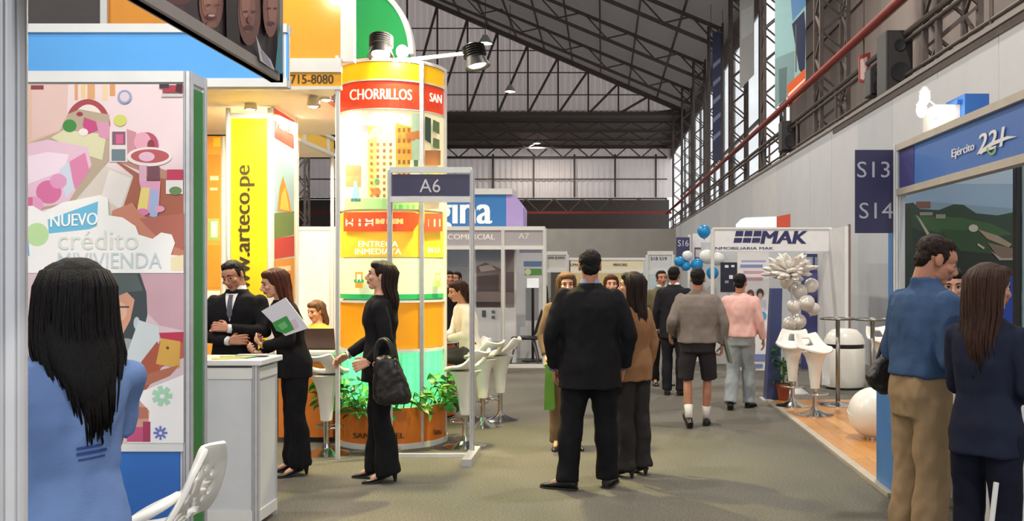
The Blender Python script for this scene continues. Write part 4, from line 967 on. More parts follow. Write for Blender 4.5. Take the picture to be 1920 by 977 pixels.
text_px(sb, 'Ejército', fS, (1787, 273, 1829, 293), WT, off=0.008, bold=0.012, slope=-0.36)
text_px(sb, '221', fS, (1835, 245, 1886, 281), WT, off=0.008, bold=0.012, shear=0.2, slope=-0.33)
printed(sb, fS, [('f2f2f4', [(1838, 284), (1862, 266), (1892, 255), (1910, 256), (1890, 262), (1862, 274), (1842, 290)]), ('8cc06a', ELL(1862, 276, 9, 15, 12, 0, 180)+ELL(1862, 276, 6, 11, 12, 180, 0))], 'swoosh', base=0.009)
L = [('8fa8c0', R4(1697, 300, 1960, 420)), ('a9bccc', R4(1697, 300, 1960, 345)), ('7e98a8', [(1697, 385), (1740, 378), (1960, 396), (1960, 430), (1697, 430)]),
     ('2c4030', [(1697, 382), (1712, 380), (1724, 392), (1760, 394), (1788, 383), (1806, 384), (1830, 400), (1870, 404), (1900, 398), (1960, 410), (1960, 640), (1697, 640)]),
     ('3a5a34', [(1712, 404), (1800, 408), (1860, 420), (1900, 440), (1820, 446), (1730, 430)]), ('1e2c22', [(1697, 420), (1740, 440), (1800, 448), (1860, 440), (1900, 470), (1960, 470), (1960, 640), (1697, 640)]),
     ('2e4a2c', [(1760, 430), (1840, 432), (1880, 450), (1900, 480), (1800, 470)]), ('26331f', [(1697, 395), (1706, 386), (1712, 470), (1697, 480)]),
     ('7a5048', R4(1718, 378, 1744, 390)), ('8d8478', R4(1724, 398, 1748, 404)), ('8a8a7a', R4(1754, 402, 1772, 410)), ('a49c8e', [(1716, 402), (1724, 410), (1742, 438), (1737, 441)]), ('b9b4a8', ELL(1824, 428, 9, 7)), ('9a8a76', [(1832, 430), (1870, 442), (1896, 458), (1890, 464), (1850, 448)]), ('7a6658', [(1850, 455), (1915, 470), (1915, 492), (1870, 482)]), ('a39a90', [(1856, 470), (1876, 484), (1900, 484), (1896, 488), (1872, 488)]), ('ada79c', [(1832, 456), (1845, 464), (1843, 468), (1831, 460)]), ('1f3fa0', [(1790, 545), (1830, 515), (1960, 520), (1960, 640), (1780, 640)])]
printed(sb, fE, L, 'landscape_print', step=0.0008)
# dark screen edge at the far right and white counter before it
t = thing('display_stand', 'tall dark display stand at the right edge of the picture', 'display', (2.62, 5.9, 0))
p0, p1 = at(1906, 300, 5.9), at(1990, 640, 5.9)
obj('screen_panel', MB().bb(p0.x, p1.x, 5.9, 5.96, 0.25, p0.z), M_DARK, t, bevel=0.006)
obj('edge_trim', MB().bb(p0.x+0.03, p1.x, 5.885, 5.9, 0.3, p0.z-0.03), mat('display_glass', (120, 140, 144), 0.2, 0, 0.1), t)
obj('foot', MB().bb(p0.x-0.02, p1.x, 5.78, 6.1, 0, 0.25), M_DARK, t, bevel=0.01)
p0, p1 = at(1893, 660, 5.3), at(2050, 660, 5.3)
t = thing('white_podium', 'white podium counter cut by the right picture edge', 'counter', ((p0.x+p1.x)/2, 5.45, 0))
obj('podium_body', MB().bb(p0.x, p1.x, 5.3, 5.7, 0.02, p0.z-0.03), M_WHITE, t, bevel=0.006); obj('podium_top', MB().bb(p0.x-0.02, p1.x, 5.27, 5.73, p0.z-0.03, p0.z), M_DARK, t, bevel=0.006)
text_px(t, 'V', planeY(5.3), (1908, 812, 1918, 828), ink('c08088'), off=0.003)
# red chair seen between the visitors' legs
t = thing('red_chair', 'red upholstered chair partly hidden behind the navy suited woman', 'chair', (2.35, 6.25, 0))
RED = mat('red_upholstery', (206, 52, 34), 0.6, 0, 0.08, bump=0.2)
obj('seat', MB().box((2.36, 6.32, 0.41), (0.5, 0.46, 0.14)), RED, t, bevel=0.03); obj('backrest', MB().box((2.36, 6.54, 0.58), (0.5, 0.08, 0.3), Matrix.Rotation(-0.12, 3, 'X')), RED, t, bevel=0.03)
for sx in (-1, 1):
    for sy in (-1, 1): obj('leg', MB().tube([(2.36+sx*0.2, 6.32+sy*0.18, 0.36), (2.36+sx*0.22, 6.32+sy*0.2, 0)], 0.014, 8), M_CHROME, t)
tag(obj('white_rod', MB().tube([at(1868, 905, 4.1), at(1858, 990, 4.1), (1.60, 4.1, 0.0)], 0.012, 8), M_WHITEP, smooth=40), 'thin slanting white rod in front of the navy trousers', 'rod')
# S13 / S14 number board
nb_ = thing('stand_number_board', 'dark blue number board reading S13 and S14', 'sign', tuple(fE(1640, 437)))
fN = planeY(SY+0.02)
obj('number_board', MB().prism(R4(1604, 281, 1680, 437), lambda u, v, o: fN(u, v, o), -0.02, 0), ink('2c2a52'), nb_)
text_px(nb_, 'S13', fN, (1607, 303, 1668, 333), ink('b9b6c4')); text_px(nb_, 'S14', fN, (1611, 380, 1674, 410), ink('b9b6c4'))
obj('bracket', MB().bb(fN(1676, 0).x, SX, SY+0.03, SY+0.05, fN(0, 300).z, fN(0, 290).z).bb(fN(1676, 0).x, SX, SY+0.03, SY+0.05, fN(0, 425).z, fN(0, 415).z), M_ALU, nb_)
# booth roof sign box white / blue and its small lamps
fL = planeY(7.4); 
t = thing('cube_sign', 'white and blue box sign standing above the landscape booth', 'sign', tuple(fL(1800, 250)))
a = fL(1755, 262); b = fL(1800, 196); c = fL(1845, 180)
obj('white_box', MB().bb(a.x, b.x, 7.4, 7.7, 2.3, b.z), M_WHITE, t); obj('blue_box', MB().bb(b.x, c.x, 7.3, 7.7, 2.35, c.z), ink('2a66b8'), t); obj('blue_tab', MB().bb(b.x-0.04, b.x, 7.35, 7.6, b.z, b.z+0.03), ink('2a66b8'), t)
obj('post', MB().bb(b.x-0.02, b.x+0.02, 7.5, 7.54, 0.0, 2.4), M_ALU, t)
t = thing('twin_spotlight', 'pair of small lit lamps on a thin arm above the landscape booth', 'lamp', tuple(fL(1740, 220)))
for (u, v) in ((1734, 182), (1728, 206)):
    p = fL(u, v); obj('bulb', MB().ell(p, (0.04, 0.04, 0.06)), M_BULB, t, smooth=True); obj('arm', MB().tube([p, fL(1757, v+18)], 0.006, 6), M_ALU, t)
    obj('reflector', MB().lathe([(0.015, 0.08), (0.03, 0.06), (0.042, 0.04), (0.038, 0.04)], p, 16), M_WHITEP, t, smooth=40)
light('booth_lamp_light', 'POINT', tuple(fL(1730, 200)-Vector((0, 0.15, 0))), 4, (1, 0.8, 0.5), 0.05)

# --- booth with the block logo
MY = 15.0; fM = planeY(MY)
mk = thing('logo_booth', 'white booth with dark blue block logo on its fascia', 'booth', tuple(fM(1450, 700)))
xl, xr = fM(1336, 0).x, fM(1560, 0).x; z1, z0 = fM(0, 430).z, fM(0, 471).z
obj('fascia_board', MB().bb(xl, xr, MY, MY+0.05, z0, z1), M_WHITE, mk); obj('rail', MB().bb(xl, xr, MY-0.02, MY+0.07, z1, z1+0.03), M_WHITEP, mk)
obj('side_wall', MB().bb(xr-0.05, xr, MY-1.0, MY+1.7, 0, z1), M_WHITE, mk); obj('back_wall', MB().bb(xl, xr, MY+1.7, MY+1.75, 0, z1-0.15), M_PANEL, mk)
obj('end_post', MB().bb(xr, xr+0.03, MY-1.02, MY-0.98, 0, z1+0.03), mat('post_brown', (120, 100, 96), 0.5), mk)
obj('post', post_mb(xl, MY, 0, z1, 0.06), M_WHITEP, mk)
NAVY = ink('2b2a5e')
text_px(mk, 'MAK', fM, (1427, 433, 1512, 457), NAVY, bold=0.03, shear=0.18, off=0.006)
text_px(mk, 'INMOBILIARIA MAK', fM, (1338, 463, 1450, 468), NAVY, bold=0.012, off=0.006)
logo = []
for k in range(3):
    x = 1378+k*17
    logo.append(('2b2a5e', [(x+2, 433), (x+16, 433), (x+15, 443), (x, 443)])); logo.append(('2b2a5e', [(x-1, 446), (x+14, 446), (x+12, 455), (x-3, 455)]))
printed(mk, fM, logo, 'logo_blocks', base=0.006)
# posters inside
fQ = planeY(15.6)
ps = thing('price_poster', 'tall white poster with red and blue text in the logo booth', 'poster', tuple(fQ(1412, 697)))
obj('poster_board', MB().prism(R4(1383, 472, 1442, 699), lambda u, v, o: fQ(u, v, o), -0.04, 0), ink('e9e8ec'), ps)
printed(ps, fQ, [('a7aed4', R4(1390, 488, 1436, 492)), ('8e98cc', R4(1388, 496, 1430, 502)), ('d4a0aa', R4(1394, 508, 1432, 513)), ('d4a0aa', R4(1392, 520, 1430, 526)), ('6c4a40', ELL(1407, 552, 7, 9)), ('caa08c', ELL(1407, 556, 4, 6)), ('4a3a38', ELL(1425, 550, 7, 9)), ('d6ac98', ELL(1425, 555, 4, 6)), ('c9d2e4', R4(1398, 562, 1434, 590)), ('46a0d0', ELL(1428, 592, 9, 8)), ('7a86c0', R4(1388, 664, 1438, 676)), ('7a86c0', R4(1388, 682, 1430, 688))], step=0.002)
dk_ = thing('navy_banner', 'dark navy banner with white windows left of the white poster', 'banner', tuple(fQ(1365, 700)))
obj('banner_sheet', MB().prism(R4(1351, 492, 1382, 548), lambda u, v, o: fQ(u, v, o), -0.02, 0), ink('1c1c34'), dk_)
obj('banner_pole', MB().tube([fQ(1366, 520, -0.03), fQ(1366, 702, -0.03)], 0.015, 8), M_ALU, dk_)
printed(dk_, fQ, [('e4e6ec', R4(1359, 497, 1366, 502)), ('e4e6ec', R4(1371, 497, 1377, 501)), ('e4e6ec', R4(1367, 516, 1374, 523)), ('9aa0b4', R4(1359, 526, 1366, 531))], step=0.002)
t = thing('blue_window_frame', 'navy blue display frame with pale pictures behind the balloons', 'display', tuple(fQ(1528, 700)))
obj('frame_board', MB().prism(R4(1503, 476, 1553, 700), lambda u, v, o: planeY(15.8)(u, v, o), -0.05, 0), ink('3a3c74'), t)
printed(t, planeY(15.8), [('9fa8b4', R4(1508, 482, 1524, 506)), ('8c98a8', R4(1528, 482, 1549, 506)), ('c9cdd4', R4(1512, 486, 1520, 500)), ('4a4e86', R4(1508, 512, 1549, 560))], step=0.002)
rx = thing('roof_light_box', 'bright white light box with red end above the logo booth', 'sign', tuple(planeY(18)(1430, 430)))
fR = planeY(18.0)
obj('white_box', MB().prism([(1388, 418), (1398, 408), (1456, 406), (1456, 432), (1388, 432)], lambda u, v, o: fR(u, v, o), -0.6, 0), ink('f4f2ee', 0.5), rx); obj('red_end', MB().prism([(1456, 406), (1482, 401), (1482, 430), (1456, 432)], lambda u, v, o: fR(u, v, o), -0.6, 0), ink('d9583c'), rx)
p = fR(1430, 432); obj('support', MB().bb(p.x-0.03, p.x+0.03, 18.2, 18.26, 0, p.z), M_ALU, rx)
# stand number post with pale panel
fS2 = planeY(17.0)
t = thing('small_number_board', 'small navy S16 number board above the blue balloons', 'sign', tuple(fS2(1281, 500)))
obj('number_board', MB().prism(R4(1268, 445, 1293, 496), lambda u, v, o: fS2(u, v, o), -0.04, 0), ink('34345e'), t); text_px(t, 'S16', fS2, (1271, 450, 1291, 462), ink('c9c8d4')); obj('pole', MB().tube([fS2(1293, 440, -0.05), (fS2(1293, 0).x, 17.05, 0)], 0.03, 8), M_WHITEP, t)
t = thing('pale_sign_panel', 'pale upright sign panel behind the blue balloons', 'sign', tuple(fS2(1315, 700)))
obj('panel_sheet', MB().prism(R4(1299, 438, 1336, 680), lambda u, v, o: planeY(17.2)(u, v, o), -0.05, 0), M_WHITE, t)
printed(t, planeY(17.2), [('6a5a60', R4(1302, 464, 1334, 486)), ('c8c4c8', R4(1304, 468, 1316, 482))], step=0.002)
obj('foot', MB().bb(planeY(17.2)(1299, 0).x, planeY(17.2)(1336, 0).x, 17.1, 17.4, 0, 0.08), M_WHITEP, t)
# --- balloons
def balloon(px, py, rpx, Y, m, label, group, tie=None):
    p = at(px, py, Y); r = rpx*Y/F
    t = thing('balloon', label, 'balloon', tuple(p-Vector((0, 0, r))), 0, group)
    prof = [(0.001, -1.12), (0.05, -1.1), (0.03, -1.03), (0.3, -0.9), (0.62, -0.68), (0.88, -0.3), (0.98, 0.1), (0.93, 0.45), (0.7, 0.78), (0.38, 0.95), (0.001, 1.0)]
    tilt = Matrix.Rotation(random.uniform(-0.6, 0.6), 3, 'X') @ Matrix.Rotation(random.uniform(-0.6, 0.6), 3, 'Y')
    b = MB().lathe([(a*r, z*r) for a, z in prof], (0, 0, 0), 24); b.v = [tuple(tilt @ Vector(v)+p) for v in b.v]
    obj('skin', b, m, t, smooth=True)
    k = MB().lathe([(0.05*r, 0), (0.09*r, -0.08*r), (0.02*r, -0.06*r)], (0, 0, 0), 10); k.v = [tuple(tilt @ (Vector(v)+Vector((0, 0, -1.08*r)))+p) for v in k.v]; obj('knot', k, m, t)
    return t
M_SILV = mat('pearl_balloon', (222, 218, 212), 0.22, 0.2, 0.06, 4); M_BLUEB = mat('blue_balloon', (30, 140, 205), 0.2, 0, 0.05); M_WHB = mat('white_balloon', (226, 228, 228), 0.25, 0, 0.03)
for (x, y, r) in [(1500, 548, 15), (1521, 536, 14), (1489, 575, 14), (1512, 569, 16), (1525, 580, 13), (1480, 608, 14), (1497, 604, 15), (1508, 634, 11), (1524, 640, 11), (1488, 540, 12), (1474, 530, 12)]:
    balloon(x, y, r, 12.6+random.uniform(-0.1, 0.1), M_SILV, 'pearl white balloon in the tall garland by the blue post', 'pearl balloons of the garland')
for (x, y, r, m, lb) in [(1320, 435, 13, M_BLUEB, 'topmost bright blue balloon before the pale sign panel'), (1274, 491, 10, M_BLUEB, 'blue balloon under the small S16 board'), (1307, 497, 12, M_BLUEB, 'blue balloon above the grey sweater man'), (1336, 513, 12, M_BLUEB, 'lowest blue balloon right of the grey sweater man'), (1289, 480, 10, M_WHB, 'small white balloon right of the S16 board'), (1325, 482, 14, M_WHB, 'big white balloon in the middle of the blue ones'), (1346, 486, 13, M_WHB, 'white balloon nearest the navy banner'), (1286, 500, 9, M_BLUEB, 'blue balloon between the two dark haired heads')]:
    balloon(x, y, r, 16.2, m, lb, 'blue and white balloons')
# silver foil star burst on top of the garland: clustered narrow foil balloons
fb = thing('foil_burst', 'silver foil burst decoration on top of the balloon garland', 'decoration', tuple(at(1480, 540, 12.5)))
c0 = at(1482, 512, 12.5)
M_FOIL = mat('silver_foil', (232, 228, 222), 0.25, 0.25, 0.1, 10)
for k in range(70):
    a = random.uniform(0, 2*PI); el = random.uniform(-0.35, 1.2); d = Vector((math.cos(a)*math.cos(el)*1.1, math.sin(a)*math.cos(el)*0.9, math.sin(el)*0.95)); ln = random.uniform(0.2, 0.36)
    obj('foil_ray', MB().tube([c0+d*0.03, c0+d*ln*0.5, c0+d*ln*0.85, c0+d*ln], [0.012, 0.04, 0.05, 0.015], 7, flat=0.6), M_FOIL, fb, smooth=60)
obj('stem', MB().tube([c0, Vector((c0.x+0.1, c0.y+0.05, 0.1))], 0.012, 6), M_ALU, fb)
obj('foot', MB().lathe([(0.14, 0), (0.14, 0.02), (0.03, 0.1)], (c0.x+0.1, c0.y+0.05, 0.0), 20), M_ALU, fb)
# blue blade post
bp_ = Vector(gy(1452, 753))
t = thing('blue_blade_post', 'tall dark blue tapering post at the corner of the laminate floor', 'post', tuple(bp_))
m = MB(); m.loft([[(bp_.x-0.1, bp_.y, 0.0), (bp_.x+0.07, bp_.y, 0.0), (bp_.x+0.07, bp_.y+0.25, 0.0), (bp_.x-0.1, bp_.y+0.25, 0.0)], [(bp_.x-0.03, bp_.y, 1.4), (bp_.x+0.1, bp_.y, 1.4), (bp_.x+0.1, bp_.y+0.2, 1.4), (bp_.x-0.03, bp_.y+0.2, 1.4)]])
obj('blade', m, ink('34406e'), t, bevel=0.008); obj('base_plate', MB().bb(bp_.x-0.14, bp_.x+0.12, bp_.y-0.02, bp_.y+0.3, 0, 0.02), M_ALU, t)
# potted plant
pp_ = Vector(gy(1466, 752)); pp_.y -= 0.1; 
t = thing('potted_plant', 'small leafy plant in a terracotta pot beside the blue post', 'plant', (pp_.x, pp_.y, 0.02))
obj('pot', MB().lathe([(0.06, 0.03), (0.085, 0.2), (0.095, 0.2), (0.095, 0.23), (0.08, 0.23), (0.07, 0.18)], (pp_.x, pp_.y, 0), 24), mat('terracotta', (140, 66, 40), 0.8), t, smooth=40)
tag(obj('stem', MB().tube([(pp_.x, pp_.y, 0.15), (pp_.x, pp_.y, 0.55)], 0.012, 6).tube([(pp_.x, pp_.y, 0.3), (pp_.x+0.08, pp_.y-0.03, 0.6)], 0.008, 6), MATS['plant_stem'], t), kind='stuff')
for k in range(60):
    a = random.uniform(0, 2*PI); rr = random.uniform(0.02, 0.13); o = bpy.data.objects.new('leaf', leafs[random.choice((0, 3, 3))]); COL.objects.link(o)
    o.location = (pp_.x+math.cos(a)*rr, pp_.y+math.sin(a)*rr, random.uniform(0.24, 0.66)); o.rotation_euler = (random.uniform(-0.6, 0.9), random.uniform(-0.5, 0.5), a-PI/2); o.parent = t; o.matrix_parent_inverse = root_matrix(t).inverted()
# stools, glass tables, pod, ball on the laminate
s_r = bar_stool('white bar stool nearest on the laminate floor', (gy(1528, 783)[0], gy(1528, 783)[1], 0.024), 0.4, 'white bar stools on the laminate floor', 0.70)
dup(s_r, (gy(1486, 766)[0], gy(1486, 766)[1], 0.024), -0.3, 'white bar stool beside the potted plant')
dup(s_r, (gy(1656, 744)[0], gy(1656, 744)[1], 0.0), 0.2, 'white bar stool half hidden behind the black bag')
def glass_table(label, p, h=1.03):
    t = thing('bar_table', label, 'table', p, 0, 'glass bar tables')
    x, y, z = p
    obj('table_top', MB().lathe([(0.2, z+h-0.012), (0.2, z+h), (0.001, z+h), (0.001, z+h-0.012)], (x, y, 0), 40), mat('table_glass', (190, 202, 200), 0.05, 0, 0.02, trans=0.9), t, smooth=40)
    obj('rim', MB().tube([(x+0.2*math.cos(2*PI*k/40), y+0.2*math.sin(2*PI*k/40), z+h-0.006) for k in range(41)], 0.012, 8), mat('rim_steel', (120, 118, 116), 0.25, 0.9), t, smooth=True)
    obj('pole', MB().tube([(x, y, z+0.03), (x, y, z+h-0.012)], 0.026, 14), mat('table_steel', (150, 146, 142), 0.25, 0.9), t, smooth=True)
    obj('base', MB().lathe([(0.22, z), (0.22, z+0.012), (0.05, z+0.03), (0.03, z+0.05)], (x, y, 0), 32), M_CHROME, t, smooth=40)
q = gy(1571, 764); glass_table('round glass bar table before the white pod', (q[0], q[1], 0.024))
q = gy(1636, 768); glass_table('round glass bar table between the white pod and the black bag', (q[0], q[1], 0.024))
p = Vector(gy(1583, 728)); h = 112*p.y/F
t = thing('white_pod', 'white domed pod with a black slot around its lid', 'bin', tuple(p))
R_ = 38*p.y/F
obj('body', MB().lathe([(R_*0.92, 0.03), (R_, 0.1), (R_, h*0.66), (R_*0.97, h*0.68)], p, 40), M_PLASTIC, t, smooth=40); obj('slot', MB().lathe([(R_*0.93, h*0.66), (R_*0.93, h*0.76)], p, 40), M_DARK, t, smooth=40)
obj('lid', MB().lathe([(R_, h*0.75), (R_*0.98, h*0.8), (R_*0.85, h*0.9), (R_*0.6, h*0.98), (R_*0.3, h), (0.001, h)], p, 40), M_PLASTIC, t, smooth=40); obj('foot_ring', MB().lathe([(R_*0.9, 0), (R_*0.9, 0.035)], p, 40), M_DARK, t)
obj('notice', MB().prism(R4(1541, 655, 1556, 722), lambda u, v, o: planeY(p.y-R_-0.15)(u, v, o), -0.008, 0), M_WHITE, t)
p = Vector(gy(1638, 826)); t = thing('ball_chair', 'glossy white round ball seat on the laminate floor', 'seat', (p.x, p.y, 0.024))
r = 0.24; obj('ball', MB().ell((p.x, p.y, 0.02+r*1.02), (r, r, r), 40, 24), M_PLASTIC, t, smooth=True); obj('seam', MB().tube([(p.x+(r+0.002)*math.cos(2*PI*k/40), p.y+(r+0.002)*math.sin(2*PI*k/40)*0.9, 0.02+r*1.02+0.05*math.sin(2*PI*k/40)) for k in range(41)], 0.003, 6), M_WHITEP, t); obj('foot_ring', MB().lathe([(0.09, 0.024), (0.09, 0.05), (0.07, 0.05)], (p.x, p.y, 0), 24), M_CHROME, t)
# ================================================================== PEOPLE
def V(*a): return Vector(a)
SKIN = {k: mat('skin_'+k, c, 0.5, 0, 0.05, 12, sheen=0.1) for k, c in {'a': (196, 140, 112), 'b': (176, 120, 94), 'c': (206, 152, 124), 'd': (160, 104, 80)}.items()}
M_LIP = mat('lips', (150, 78, 74), 0.4); M_EYEW = mat('eye_white', (186, 174, 166), 0.5); M_IRIS = mat('iris_dark', (36, 24, 18), 0.15)
HAIR = {k: mat('hair_'+k, c, 0.5, 0, 0.3, 22, bump=0.5, bscale=60, stretch=(6, 6, 0.6), spec=0.2) for k, c in {'black': (20, 16, 16), 'dark': (36, 22, 18), 'brown': (58, 36, 28), 'auburn': (80, 42, 28), 'fair': (104, 76, 54)}.items()}
def cloth(name, rgb, rough=0.85, bump=0.15): return mat('cloth_'+name, rgb, rough, 0, 0.1, 5, bump=bump, bscale=120, spec=0.15)
C_BLACK = cloth('black_suit', (25, 24, 27)); C_BLACK2 = cloth('black_trousers', (22, 22, 25)); C_WHITE = cloth('white_shirt', (225, 224, 226))
M_SHOE = mat('black_leather', (20, 17, 16), 0.35, 0, 0.1); M_SOLE = mat('shoe_sole', (30, 26, 24), 0.8)
def hand_mb(W, d, n, side, curl, s):
    d = d.normalized(); n = (n-d*n.dot(d)).normalized(); t = n.cross(d) if side > 0 else -n.cross(d)
    m = MB()
    def seg(pts, rs): m.capsules(pts, rs, 8)
    for off, ln, sp in ((0.032, 0.070, 0.10), (0.011, 0.080, 0.03), (-0.011, 0.074, -0.04), (-0.031, 0.058, -0.12)):
        k = W+(d*0.088+t*off)*s-(n*0.004*s)
        seg([W+t*off*0.55*s+d*0.01*s, k], [0.0165*s, 0.0125*s])
        p = k; dd = (d+t*sp).normalized(); pts = [p]; ax = None
        for q, (fr, cu) in enumerate(((0.45, 0.6), (0.31, 0.95), (0.24, 0.6))):
            a = curl*cu; dd = (dd*math.cos(a)+n*math.sin(a)).normalized() if q == 0 else (dd*math.cos(a)+(n*dd.dot(d)-d*dd.dot(n)).normalized()*math.sin(a)).normalized()
            p = p+dd*ln*fr*s; pts.append(p)
        seg(pts, [0.0105*s, 0.0098*s, 0.009*s, 0.0078*s])
    b = W+(d*0.022+t*0.022)*s; p1 = b+(d*0.6+t*0.75+n*0.25).normalized()*0.042*s; p2 = p1+(d*0.85+t*0.35+n*(0.3+0.4*curl)).normalized()*0.032*s; p3 = p2+(d*0.95+t*0.05+n*(0.2+0.5*curl)).normalized()*0.026*s
    seg([b, p1, p2, p3], [0.015*s, 0.0125*s, 0.0105*s, 0.0085*s])
    return m
def head_mb(female):
    m = MB(); E = m.ell; w = 0.94 if female else 1.0
    E((0, 0.016, 0.03), (0.076*w, 0.097, 0.09)); E((0, -0.028, -0.03), (0.062*w, 0.064, 0.084)); E((0, -0.03, 0.03), (0.066*w, 0.064, 0.06))
    E((0, -0.055, -0.09), (0.034*w, 0.033, 0.026)); E((0, -0.02, -0.07), (0.056*w, 0.055, 0.04)); E((0, -0.078, 0.03), (0.052*w, 0.018, 0.012))
    m.tube([(0, -0.086, 0.02), (0, -0.103, -0.008), (0, -0.117, -0.03)], [0.009, 0.011, 0.014], 10); E((0, -0.112, -0.033), (0.013, 0.012, 0.010))
    for sx in (-1, 1):
        E((sx*0.012, -0.1, -0.036), (0.009, 0.011, 0.008)); E((sx*0.04*w, -0.064, -0.022), (0.026, 0.026, 0.022)); E((sx*0.077*w, 0.012, -0.004), (0.010, 0.022, 0.034), rot=Matrix.Rotation(-0.15, 3, 'X'))
    E((0, -0.094, -0.056), (0.024, 0.012, 0.0065)); E((0, -0.092, -0.067), (0.021, 0.012, 0.0075))
    m.tube([(0, 0.03, -0.02), (0, 0.028, -0.13)], [0.062, 0.056], 14)
    return m
def head_mesh(female, vox):
    me = remesh(head_mb(female), vox, 2)
    return me
HEADS = {}
def person(label, X, Y, yaw, H=1.72, female=False, skin='a', top=None, bottom=None, hair=None, arms=None, legs=None, lean=0.0, side=0.0, twist=0.0, turn=0.0, nod=0.0, roll=0.0, group=None, face=True, fat=1.0, vox=0.012, seat=None, shoes=None, z0=0.0):
    """local frame: faces -Y, own left is +X, built for 1.75 m and scaled. Returns root and handles."""
    s = H/1.75
    root = thing('person', label, 'person', (X, Y, z0), yaw, group)
    drop = 0.0 if seat is None else seat/s-0.93               # seated: pelvis lowered to the seat
    def sp(p):
        p = Vector(p); k = min(1.0, max(0.0, (p.z-0.95)/0.5))
        a = twist*k; x, y = p.x*math.cos(a)-p.y*math.sin(a), p.x*math.sin(a)+p.y*math.cos(a)
        h = max(0.0, p.z-0.95)
        return Vector((x+side*h, y-lean*h, p.z-0.25*lean*lean*h+drop))
    fin = lambda p: p*s
    sw = 0.158 if female else 0.183
    if female: TR = [(0.86, 0.15, 0.10), (0.93, 0.168, 0.115), (1.0, 0.158, 0.108), (1.1, 0.128, 0.092), (1.2, 0.135, 0.1), (1.28, 0.148, 0.122), (1.36, 0.152, 0.105), (1.43, 0.135, 0.08), (1.475, 0.075, 0.06), (1.53, 0.05, 0.052)]
    else: TR = [(0.86, 0.15, 0.105), (0.93, 0.163, 0.12), (1.0, 0.16, 0.115), (1.1, 0.155, 0.108), (1.2, 0.162, 0.112), (1.3, 0.175, 0.122), (1.38, 0.178, 0.115), (1.44, 0.15, 0.09), (1.485, 0.085, 0.068), (1.53, 0.058, 0.06)]
    if fat != 1.0: TR = [(z, rx*(fat if z < 1.4 else 1+(fat-1)*0.4), ry*(fat*1.03 if z < 1.38 else 1)) for z, rx, ry in TR]
    def ring(z, rx, ry, off, n=22, cy=0.0, e=0.85):
        out = []
        for k in range(n):
            a = 2*PI*k/n; c, q = math.cos(a), math.sin(a)
            out.append(fin(sp((math.copysign(abs(c)**e, c)*(rx+off), cy+math.copysign(abs(q)**e, q)*(ry+off), z))))
        return out
    def interp(z):
        for i in range(len(TR)-1):
            if TR[i][0] <= z <= TR[i+1][0]:
                f = (z-TR[i][0])/(TR[i+1][0]-TR[i][0]); return [TR[i][k]*(1-f)+TR[i+1][k]*f for k in (1, 2)]
        return TR[0][1:] if z < TR[0][0] else TR[-1][1:]
    # joints
    arms = arms or {}; A = {}
    for nm, sg in (('L', 1), ('R', -1)):
        sh = sp((sg*sw, 0.005, 1.415)); d = arms.get(nm, {})
        el = sp(d['el']) if 'el' in d else sp((sg*(sw+0.065*fat), 0.03, 1.13)); wr = sp(d['wr']) if 'wr' in d else sp((sg*(sw+0.075*fat), -0.05, 0.88))
        A[nm] = (sh, el, wr, Vector(d.get('d', (0, -0.15, -1))), Vector(d.get('n', (-sg, 0, 0))), d.get('curl', 0.45), sg)
    legs = legs or {}; Lg = {}
    for nm, sg in (('L', 1), ('R', -1)):
        d = legs.get(nm, {}); hip = V(sg*0.088, 0.0, 0.9+drop)
        an = Vector(d.get('an', (sg*0.095, 0.02, 0.085))); kn = Vector(d['kn']) if 'kn' in d else (hip+an)/2+V(sg*0.005, -0.02, 0.03)
        Lg[nm] = (hip, kn, an, d.get('toe', sg*0.2), d.get('pitch', 0.0))
    # ---- body: one mesh (trunk and limbs, head, hands)
    b = MB()
    b.loft([ring(z, rx, ry, -0.014 if z < 1.4 else -0.02) for z, rx, ry in TR[:-1]]); b.loft([ring(z, rx, ry, -0.004, 16) for z, rx, ry in TR[-3:]]+[[p+V(0, -0.01*s, 0.05*s) for p in ring(1.53, 0.05, 0.052, 0, 16)]])
    for sh, el, wr, d, n, cu, sg in A.values():
        b.capsules([fin(sh+V(0, 0, -0.035)), fin((sh+el)/2), fin(el), fin(el*0.6+wr*0.4), fin(wr)], [0.044*s, 0.045*s, 0.038*s, 0.038*s, 0.026*s])
    for hip, kn, an, toe, pt in Lg.values():
        cv = kn*0.65+an*0.35+V(0, 0.022, 0)
        b.capsules([fin(hip), fin((hip+kn)/2), fin(kn), fin(cv), fin(an)], [0.082*s, 0.072*s, 0.05*s, 0.054*s, 0.036*s])
        f = V(math.sin(toe), -math.cos(toe), 0); b.capsules([fin(an), fin(an+f*0.12+V(0, 0, -0.05+math.sin(pt)*-0.05))], [0.034*s, 0.026*s])
    body = MB(); add_mesh(body, remesh(b, 0.016, 4), 0)
    hc = sp((0, -0.012, 1.628)); HM = Matrix.Rotation(turn, 3, 'Z') @ Matrix.Rotation(nod, 3, 'X') @ Matrix.Rotation(roll, 3, 'Y')
    base = V(0, 0.02, -0.1); hc = hc+base-HM @ base; hs = s*(0.97 if female else 1.0)
    HM4 = Matrix.Translation(fin(hc)) @ HM.to_4x4() @ Matrix.Scale(hs, 4)
    key = (female, vox > 0.013)
    if key not in HEADS: HEADS[key] = head_mesh(female, 0.0055 if vox <= 0.013 else 0.008)
    hm = HEADS[key]; o0 = len(body.v); f0 = len(body.f)
    add_mesh(body, hm, 0, HM4)
    for i, p in enumerate(hm.polygons):
        c = p.center
        if c.y < -0.085 and -0.074 < c.z < -0.05 and abs(c.x) < 0.022: body.m[f0+i] = 1
    for sh, el, wr, d, n, cu, sg in A.values():
        add_mesh(body, remesh(hand_mb(fin(wr), d, n, sg, cu, s), 0.0048 if vox <= 0.013 else 0.007, 1), 0)
